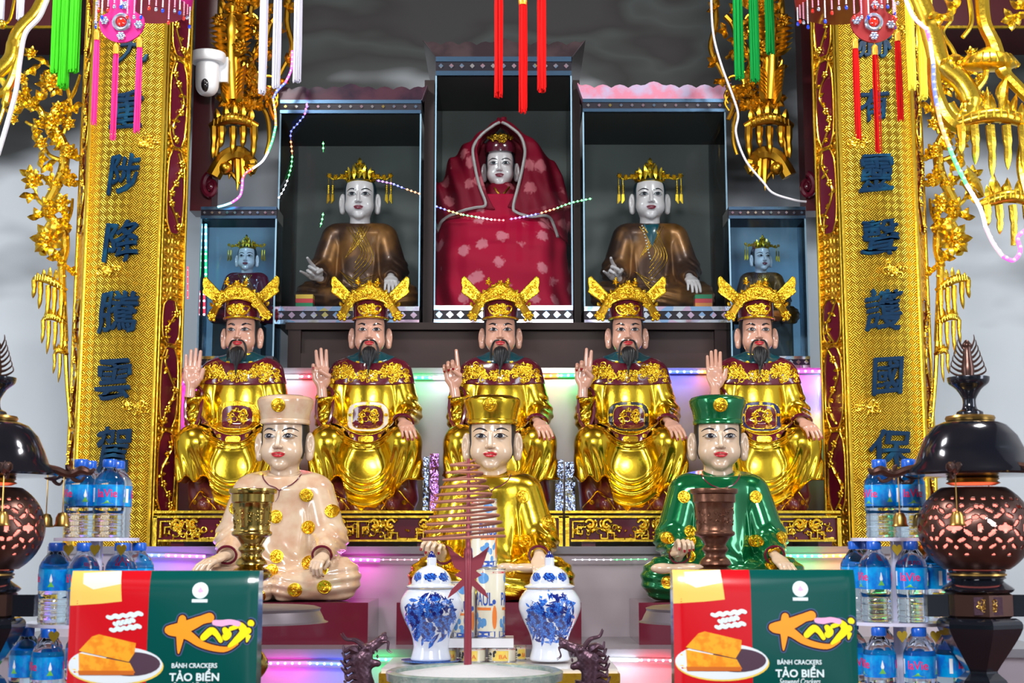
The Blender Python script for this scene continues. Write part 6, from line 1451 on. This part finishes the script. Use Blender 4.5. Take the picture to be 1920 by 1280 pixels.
    mb = MB(); mb.box((-26, -56.5, -157), (26, -53, -125)); obj('block_panel', mb, 'dark_bronze', blk, smooth=False)
    mb = MB(); R = random.Random(1); scrolls(mb, lambda p: -56.5-p[1], 0, -141, 24, 14, -90, 26, 1.5, 4, .3); obj('horse_relief', mb, 'lantern_gold', blk)
    for s in (-1, 1):
        ar = obj('bracket_arm', MB().box((s*58 if s > 0 else -98, -12, -162), (98 if s > 0 else -58, 12, -122)), 'lantern_black', t, smooth=False)
    obj('pedestal', MB().lathe(smooth_prof([(66, -164), (76, -170), (78, -182), (66, -205), (46, -235), (32, -256), (30, -264), (44, -276), (50, -288)], 2)+[(60, z0+30), (90, z0+10), (96, z0)], n=6, a0=rad(30)), 'lantern_black', t, smooth=False)
    for k in range(6):
        a = rad(180+60*k); c, s_ = math.cos(a), math.sin(a); Q = lambda r_, z: (r_*c, r_*s_, z)
        mb = MB(); mb.tube(spl([Q(104, 112), Q(126, 108), Q(150, 100), Q(172, 108), Q(188, 104), Q(196, 112)], 4), list(np.interp(range(21), [0, 8, 12, 16, 20], [8, 7, 9, 6, 1.5])), 8)
        mb.tube(spl([Q(150, 100), Q(160, 90), Q(172, 88), Q(178, 96)], 4), list(np.linspace(5, 2, 13)), 6); mb.ball(Q(160, 106), (9, 7, 6), 8)
        mb.leaf(Q(150, 106), (c*-.5, s_*-.5, .8), (s_, -c, 0), 16, 5, 2); hd = obj('dragon_head_bracket', mb, 'lantern_bronze', t)
        mb = MB(); mb.tube([Q(140, 98), Q(140, 28)], 1.2, 5); mb.lathe([(1, 30), (8, 28), (12, 20), (13, 8), (16, 4), (15, 3), (4, 8)], (140*c, 140*s_, 0), 16); obj('bell', mb, 'lantern_gold', hd)
    return t
lantern(1828, 'black standing lantern with a glowing pierced globe, in full view at the right')
lantern(-24, 'black standing lantern with a glowing pierced globe, cut by the left edge of the photo')
# ---------------- tassels and silk lanterns hanging from above ----------------
mat('silk_red', (.55, .001, .001), .7, spec=.2); mat('silk_green', (.0, .26, .04), .7, spec=.2); mat('silk_lime', (.04, .46, .01), .7, spec=.2); mat('silk_white', (.50, .49, .60), .6, sheen=.3); mat('silk_yellow', (.92, .80, .01), .6, sheen=.3)
mat('silk_magenta', (.80, .004, .22), .6, sheen=.3); mat('tassel_gold', (.9, .45, .05), .35, .6)
def tassel_geo(wd, L, n, seed, s):
    R = random.Random(seed); mb = MB()
    for k in range(n):
        a = R.uniform(0, 2*PI); r_ = wd*.5*math.sqrt(R.random()); x, y = r_*math.cos(a), r_*math.sin(a)*.8; l = L*R.uniform(.955, 1.0); j = wd*.05
        mb.tube([(x*.8*s, y*.8*s, 0), (x*s, y*s, -L*.3*s), ((x+R.uniform(-j, j))*s, y*s, -L*.65*s), ((x+R.uniform(-j, j)*1.4)*s, y*s, -l*s)], [wd*.10*s]*3+[wd*.07*s], 5)
    return mb
TH = []
def tassel(px, p0, p1, wd, m_, Y, lb, grp, seed=1, head=None, n=48, par=None):
    s = SC(Y, 100); a = W(px, p0, Y); b = W(px, p1, Y); L = (a.z-b.z)/s
    if par is None: t = thing('hanging_tassel', lb, 'tassel', a, 1, grp)
    else:
        t = obj('tassel', MB().tube([(0, 0, .0), (0, 0, .03)], .0012, 5), 'tassel_gold', par, loc=(a.x-par.location.x, a.y-par.location.y, a.z-par.location.z))
    if par is None: obj('cord', MB().tube([(0, 0, -.01), (0, 0, 4.6-a.z)], .0015, 5), m_, t)
    obj('threads', tassel_geo(wd, L, n, seed, s), m_, t)
    if head is not None:
        z = -(W(px, head, Y).z-a.z) if False else (W(px, head, Y).z-a.z)
        mb = MB(); mb.lathe([(wd*.5*s, z-8*s), (wd*.56*s, z), (wd*.5*s, z+4*s), (wd*.56*s, z+8*s), (wd*.3*s, z+12*s)], n=14); obj('bound_head', mb, 'tassel_gold', t)
    return t
for i, (px, p1, lb) in enumerate(((935, 184, 'red silk tassel, left of the three in the top centre'), (980, 213, 'long red silk tassel with gold binding, middle of the three in the top centre'), (1015, 175, 'red silk tassel, right of the three in the top centre'))):
    tassel(px, -60, p1, 15, 'silk_red', -.7, lb, 'red tassels hanging in the centre', i, head=2 if i == 1 else None)
for i, (px, p1, lb) in enumerate(((497, 178, 'white silk tassel, leftmost of the three beside the camera'), (522, 168, 'white silk tassel, middle of the three beside the camera'), (561, 155, 'white silk tassel, rightmost of the three beside the camera'))):
    tassel(px, -60, p1, 14, 'silk_white', -.75, lb, 'white tassels at the upper left', 5+i)
for i, (px, p1, lb) in enumerate(((1381, 150, 'green silk tassel, left of the three on the right side'), (1411, 155, 'green silk tassel, middle of the three on the right side'), (1440, 102, 'short green silk tassel, right of the three on the right side'))):
    tassel(px, -60, p1, 16, 'silk_green', -.75, lb, 'green tassels at the upper right', 9+i)
for i, (px, p1, lb) in enumerate(((113, 140, 'lime green silk tassel, left strand of the bunch at the upper left'), (128, 168, 'long lime green silk tassel, middle strand of the bunch at the upper left'), (145, 138, 'lime green silk tassel, right strand of the bunch at the upper left'))):
    tassel(px, -60, p1, 19, 'silk_lime', -.9, lb, 'lime green tassels at the upper left', 13+i)
for i, (px, p1, lb) in enumerate(((1701, 170, 'yellow silk tassel, leftmost, in front of the right gold board'), (1722, 188, 'yellow silk tassel, middle and longest, beside the right gold board'), (1737, 130, 'short yellow silk tassel, right one, behind the light rope'))):
    tassel(px, -60, p1, 15, 'silk_yellow', -.9, lb, 'yellow tassels at the upper right', 17+i)
for i, (px, lb) in enumerate(((5, 'short end of a white tassel at the extreme upper left corner'), (42, 'short end of a white tassel behind the gold scroll, upper left'))):
    tassel(px, -60, 38, 14, 'silk_white', -.85, lb, 'white tassel ends in the corner', 21+i)
mat('jewel_red', (.6, .02, .01), .08, 0, .8); mat('jewel_blue', (.01, .05, .6), .08, 0, .8); mat('jewel_silver', (.6, .68, .85), .15, .8); mat('bead_pink', (.85, .35, .5), .25, 0, .6); mat('bead_white', (.8, .78, .82), .25, 0, .6); mat('felt_magenta', (.50, .003, .17), .45, 0, .3); mat('felt_red', (.24, .003, .005), .45, 0, .3)
def silk_lantern(cx, m_, mt, lb, tl, fr0, fr1, side):
    Y = -1.0; s = SC(Y, 40); q = W(cx, 40, Y); t = thing('silk_lantern', lb, 'lantern', q, 1); L = lambda px, py: ((px-cx)*s, W(px, py, Y).z-q.z)
    lc = (fr0+fr1)/2; rad_ = (fr1-fr0)/2
    x0, z0 = L(lc, -16); body = obj('lantern_body', MB().lathe([(rad_*s*.96, 0), (rad_*s, .012), (rad_*s*1.03, .05), (rad_*s, .30), (rad_*s*.6, .36), (rad_*s*.3, .37)], (x0, rad_*s*.9, z0), 40), mt, t)
    obj('suspension_cord', MB().tube([(x0, rad_*s*.9, z0+.36), (x0, rad_*s*.9, 4.6-q.z)], .003, 6), m_, t)
    sh = [(-22, -46), (22, -46), (24, -20), (40, -8), (42, 8), (34, 26), (18, 38), (0, 42), (-18, 38), (-34, 26), (-42, 8), (-40, -8), (-24, -20)]
    pd = obj('pendant', MB().prism([(a*s, -b*s) for a, b in s2(sh, 4, True)][::-1], -.004, .004), mt, t)
    mb = MB(); mb.tube([(14*s*math.cos(a), -.007, 14*s*math.sin(a)-3*s) for a in np.linspace(0, 2*PI, 24, endpoint=False)], 4*s, 7, True)
    for a, b in ((-32, 0), (32, -8), (0, -30), (4, 30)): 
        for k in range(6): an = k*PI/3; mb.ball(((a+5.5*math.cos(an))*s, -.007, (b+5.5*math.sin(an))*s), 3.2*s, 6)
        mb.ball((a*s, -.009, b*s), 2.6*s, 6)
    obj('rhinestones', mb, 'jewel_silver', pd); obj('red_jewel', MB().ball((0, -.008, -3*s), (9*s, 4*s, 9*s), 12), 'jewel_red', pd)
    R = random.Random(3); n_ = 22
    for k in range(n_):
        a = PI+PI*(k+.5)/n_; x = x0+rad_*s*math.cos(a); y = rad_*s*.9+rad_*s*math.sin(a); ln = R.choice((3, 4, 5, 7)); mb = MB()
        if abs(x) < 46*s and y < .1: y = min(y, -.02)
        for j in range(ln*2): mb.ball((x, y, z0-.004-j*.0058), .0030, 6)
        st = obj('bead_string', mb, 'bead_pink' if k % 3 else 'bead_white', t)
        obj('bead_drop', MB().ball((x, y, z0-.012-ln*2*.0058), (.0055, .0045, .008), 8), ('jewel_blue', 'jewel_red', 'jewel_silver')[k % 3], st)
    for i, (px, p0, p1) in enumerate(tl):
        tt = tassel(px, p0, p1, 11, m_, Y, None, None, 30+i, head=p0+8, n=24, par=t)
silk_lantern(229, 'silk_magenta', 'felt_magenta', 'magenta silk lantern with a jewelled pendant and bead fringe hanging before the left board', ((182, 60, 236), (218, 86, 264), (262, 74, 250)), 158, 338, -1)
silk_lantern(1637, 'silk_red', 'felt_red', 'red silk lantern with a jewelled pendant and bead fringe hanging before the right board', ((1603, 76, 263), (1640, 88, 288), (1682, 62, 228)), 1512, 1700, 1)
# ---------------- security camera ----------------
mat('plastic_white', (.74, .77, .80), .35, 0, .3); mat('lens_black', (.01, .01, .012), .08, 0, .8)
Y = .34; s = SC(Y, 130); q = W(390, 108, Y); t = thing('security_camera', 'white dome security camera mounted on the dark post at upper left', 'camera', (q.x, Y, q.z), s)
obj('mount_disc', MB().lathe(smooth_prof([(30, -11), (33, -6), (33, 4), (29, 9), (4, 10)], 3), n=36, sy=.9), 'plastic_white', t)
obj('wall_bracket', MB().box((4, 8, -44), (36, 80, 4)), 'plastic_white', t)
hd = obj('camera_head', MB().lathe(smooth_prof([(1, -74), (12, -72), (20, -62), (22, -46), (22, -18), (17, -10), (16, -4)], 4), n=32), 'plastic_white', t)
mb = MB().ball((0, -12, -56), (9.5, 12, 15), 18); obj('dark_window', mb, 'lens_black', hd)
obj('lens', MB().ball((0, -23, -54), (5, 2.5, 5), 14), 'iris', hd)
# ---------------- cakes, ingots, foil boxes ----------------
mat('cake_yellow', (.85, .50, .06), .3, 0, .5); mat('cake_red', (.72, .05, .06), .3, 0, .5); mat('cake_green', (.02, .25, .10), .3, 0, .5); mat('cake_orange', (.85, .28, .05), .3, 0, .5)
Yk = .655
for px, order, lb in ((572, ('cake_green', 'cake_red', 'cake_yellow'), 'yellow, red and green wrapped cakes stacked inside the left large glass case'), (1318, ('cake_orange', 'cake_red', 'cake_green'), 'green, red and orange wrapped cakes stacked inside the right large glass case')):
    s = SC(Yk, 560); t = thing('wrapped_cake_stack', lb, 'cakes', (X(px, Yk, 560), Yk, ZC), s, None)
    for i, m_ in enumerate(order): obj('cake', MB().box((-16, -10, 8*i), (16, 14, 8*i+7.8)), m_, t, smooth=False)
for px, row, Y, z, lb in ((930, 98, .66, W(0, 107, .60).z, 'gold ingot ornament on top of the tallest central glass case'), (672, 176, .66, W(0, 188, .60).z, 'gold ingot ornament on top of the left large glass case')):
    s = SC(Y, 100); x = X(px, Y, row)
    o = obj('gold_ingot', MB().lathe(smooth_prof([(14, 0), (18, 4), (26, 20), (27, 24), (20, 22), (8, 24), (2, 30), (.5, 31)], 3), n=32, sy=.7), 'gilt_dark', loc=(x, Y, z), scale=s); tag(o, lb, 'ingot', 'gold ingots on the cases')
mat('foil_blue', (.30, .42, .85), .2, 1, bump=(24, 1, .02)); mat('foil_purple', (.42, .20, .75), .2, 1, bump=(24, 1, .02))
for i, (a, b, p0, m_, lb) in enumerate(((1041, 1056, 862, 'foil_blue', 'blue foil wrapped stick box between the middle and fourth officials, left one'), (1060, 1078, 866, 'foil_blue', 'blue foil wrapped stick box between the middle and fourth officials, right one'),
        (793, 803, 856, 'foil_blue', 'blue foil wrapped stick box between the second and middle officials'), (806, 822, 850, 'foil_purple', 'purple foil wrapped stick box beside the middle official'))):
    o = obj('foil_box', MB().box((X(a, .2, 900), .2, ZB), (X(b, .2, 900), .25, W(0, p0, .2).z)), m_, smooth=False); tag(o, lb, 'box', 'foil wrapped boxes on the bench')
# ---------------- coloured light ropes ----------------
LC = {'white': (.85, .92, 1), 'red': (1, .03, .06), 'green': (.03, 1, .22), 'orange': (1, .32, .03), 'blue': (.04, .10, 1), 'purple': (.55, .08, 1), 'magenta': (1, .05, .75), 'yellow': (1, .8, .1), 'pink': (1, .45, .6), 'cyan': (.3, .8, 1)}
for k, c in LC.items():
    mat('led_'+k, tuple(.2+.4*x for x in c), .4, emit=(tuple(x**1.3 for x in c), 2.4)); mat('bulb_'+k, (1, 1, 1), .4, emit=(tuple(.35+.65*x for x in c), 8)); mat('dot_'+k, (.5, .5, .5), .4, emit=(tuple(.03+.97*x for x in c), 1.15)); mat('dim_'+k, tuple(.2+.45*x for x in c), .35, emit=(c, .8))
def rope(lb, name, cat, Y, segs, rt=3.4, step=13, rb=2.3, pre='led_', bulbs='bulb_', grp=None, glow=0):
    t = thing(name, lb, cat, (0, 0, 0), 1, grp); s = SC(Y, 600)
    for c, pts in segs:
        P = spl([Pt(a, b, Y) for a, b in pts], 8) if len(pts) > 2 else [Pt(*pts[0], Y), Pt(*pts[1], Y)]
        o = obj('%s_tube' % c if rt > 1.5 else '%s_wire' % c, MB().tube(P, rt*s, 7), pre+c if pre else c, t)
        mb = MB(); L = 0; q = P[0]; nx = step*.5*s
        for a, b in zip(P[:-1], P[1:]):
            d = (b-a).length
            while L+d >= nx: mb.ball(a+(b-a)*((nx-L)/d)+Vector((0, -rt*s*.8, 0)), rb*s, 6); nx += step*s
            L += d
        if mb.v: obj('bulbs', mb, bulbs+c, o)
        if glow:      # the strip's own coloured light
            a, b = P[0], P[-1]; l = bpy.data.lights.new('strip_glow', 'AREA'); l.shape = 'RECTANGLE'; l.size = (b-a).length; l.size_y = .012; l.energy = glow*(b-a).length/.2; l.color = LC[c]
            g = bpy.data.objects.new('strip_glow', l); COL.objects.link(g); g.parent = t; g.location = (a+b)/2+Vector((0, -.03, 0))
            g.rotation_euler = Vector((0, .8, -.6)).to_track_quat('-Z', 'Y').to_euler()
            if abs(b.z-a.z) > abs(b.x-a.x): g.rotation_euler = Vector((0, 1, 0)).to_track_quat('-Z', 'X').to_euler()
    return t
YA = .395
rope('colour changing light strip under the top marble ledge behind the officials', 'light_strip', 'light strip', YA, [('magenta', [(352, 712), (420, 709)]), ('white', [(520, 706), (560, 706)]), ('red', [(560, 706), (640, 706)]), ('green', [(760, 708), (812, 708)]), ('white', [(812, 708), (870, 708)]), ('orange', [(1000, 705), (1046, 704)]), ('green', [(1046, 704), (1120, 703)]), ('blue', [(1250, 697), (1310, 697)]), ('orange', [(1310, 697), (1350, 697)]), ('magenta', [(1490, 696), (1546, 696)])], glow=.3)
rope('light strip running down the right end of the top tier beside the gold board', 'light_strip', 'light strip', YA-.01, [('cyan', [(1549, 700), (1549, 735)]), ('blue', [(1549, 735), (1549, 770)]), ('yellow', [(1549, 770), (1549, 815)]), ('green', [(1549, 815), (1549, 850)])], glow=.3)
rope('magenta light rope curving down beside the leftmost official', 'light_strip', 'light strip', YA-.02, [('magenta', [(352, 712), (330, 730), (318, 762), (314, 800)]), ('red', [(314, 800), (312, 850)])], rt=2.5, glow=.3)
YB2 = -.325
rope('light strip under the ledge of the middle tier behind the attendants', 'light_strip', 'light strip', YB2, [('blue', [(252, 1040), (310, 1041)]), ('purple', [(310, 1041), (385, 1043)]), ('magenta', [(630, 1048), (712, 1050)]), ('green', [(1462, 1042), (1542, 1042)]), ('white', [(1440, 1042), (1462, 1042)]), ('orange', [(1542, 1042), (1600, 1041)])], glow=.3)
rope('row of tiny white and green light dots under the middle ledge', 'light_string', 'lights', YB2, [('pink', [(712, 1049), (790, 1049)]), ('white', [(1072, 1049), (1150, 1049)]), ('green', [(1150, 1049), (1215, 1048)])], rt=.5, rb=1.9, pre='dim_', bulbs='dot_')
YC3 = -.862
rope('light strip under the lowest marble ledge near the bottom of the photo', 'light_strip', 'light strip', YC3, [('magenta', [(488, 1243), (575, 1243)]), ('blue', [(575, 1243), (655, 1245)]), ('green', [(690, 1236), (765, 1236)]), ('white', [(1130, 1236), (1196, 1237)]), ('red', [(1196, 1237), (1262, 1238)])], glow=.3)
rope('colour changing light rope hanging from the upper left down to the small glass case', 'light_rope', 'light rope', .375, [('magenta', [(548, 95), (546, 130), (535, 155)]), ('blue', [(535, 155), (520, 170), (512, 185)]), ('orange', [(512, 185), (516, 210), (517, 236)]), ('green', [(517, 236), (511, 262), (503, 284)]), ('white', [(503, 284), (492, 302), (474, 316)]), ('red', [(474, 316), (460, 325), (455, 335)]), ('magenta', [(455, 335), (451, 365), (434, 380)]), ('cyan', [(434, 380), (420, 385), (408, 388)])], rt=2.1, rb=1.2, step=9)
rope('light rope tied along the big gold carving at the upper right', 'light_rope', 'light rope', -1.16, [('pink', [(1695, -10), (1712, 30), (1738, 55)]), ('magenta', [(1738, 55), (1744, 78)]), ('white', [(1744, 78), (1750, 120)]), ('blue', [(1750, 120), (1751, 160), (1757, 198)]), ('orange', [(1757, 198), (1765, 235), (1780, 275)]), ('green', [(1780, 275), (1792, 305), (1812, 345)]), ('white', [(1812, 345), (1838, 390), (1848, 425)]), ('pink', [(1848, 425), (1862, 455), (1880, 480)]), ('magenta', [(1880, 480), (1900, 488), (1913, 470), (1908, 445), (1925, 430)])], rt=4.0, rb=3.6, step=15, pre='dim_', bulbs='dot_')
mat('cable_clear', (.62, .62, .68), .3, 0, .4)
for lb, Y, pts, r_ in (('milky unlit light rope hanging down at the upper left corner', -1.16, [(95, -20), (75, 30), (48, 62), (38, 110), (30, 170), (14, 230), (-4, 290)], 5), ('thin clear cable looping along the carving right of the cases', .30, [(1333, -20), (1337, 60), (1352, 120), (1374, 180), (1384, 215), (1380, 250), (1398, 300), (1430, 340), (1450, 362), (1490, 375), (1512, 378)], 2.2)):
    s = SC(Y, 200); o = obj('clear_cable', MB().tube(spl([Pt(a, b, Y) for a, b in pts], 8), r_*s, 8), 'cable_clear'); tag(o, lb, 'cable')
Y = .575
rope('glowing dots for coloured light reflections across the glass of the three large cases', 'reflection_dots', 'reflection dots', Y, [('purple', [(706, 338), (735, 344)]), ('blue', [(735, 344), (760, 354)]), ('orange', [(760, 354), (786, 363)]), ('blue', [(815, 386), (838, 394)]), ('yellow', [(838, 394), (865, 402)]), ('green', [(865, 402), (894, 407)]), ('white', [(894, 407), (924, 412)]), ('red', [(924, 412), (945, 413)]), ('purple', [(955, 411), (985, 406)]), ('blue', [(985, 406), (1012, 400)]), ('orange', [(1012, 400), (1042, 391)]), ('green', [(1042, 391), (1072, 380), (1110, 372)])], rt=.35, rb=2.2, step=8, pre='dim_', bulbs='dot_')  # reflections in the glass, modelled as small glowing dots
rope('glowing dots for light reflections running down the glass edge of the left large case', 'reflection_dots', 'reflection dots', Y, [('magenta', [(576, 192), (571, 216)]), ('blue', [(571, 216), (558, 232), (546, 246), (545, 262)]), ('orange', [(545, 262), (548, 290)]), ('green', [(548, 290), (546, 312), (540, 335)]), ('white', [(540, 335), (532, 355), (522, 372)]), ('green', [(606, 265), (606, 285)]), ('green', [(606, 398), (604, 412), (600, 426)])], rt=.35, rb=2.2, step=9, pre='dim_', bulbs='dot_')  # glass reflections down the case edge, also built as glowing dots
rope('vertical light strip inside the left edge of the small left glass case', 'light_strip', 'light strip', .46, [('cyan', [(386, 420), (386, 470)]), ('green', [(386, 470), (386, 520)]), ('red', [(383, 545), (383, 590)])], rt=2.2)
rope('red light tube on the wall strip left of the small glass case', 'light_strip', 'light strip', .40, [('red', [(352, 500), (352, 560)])], rt=1.4, rb=.6)
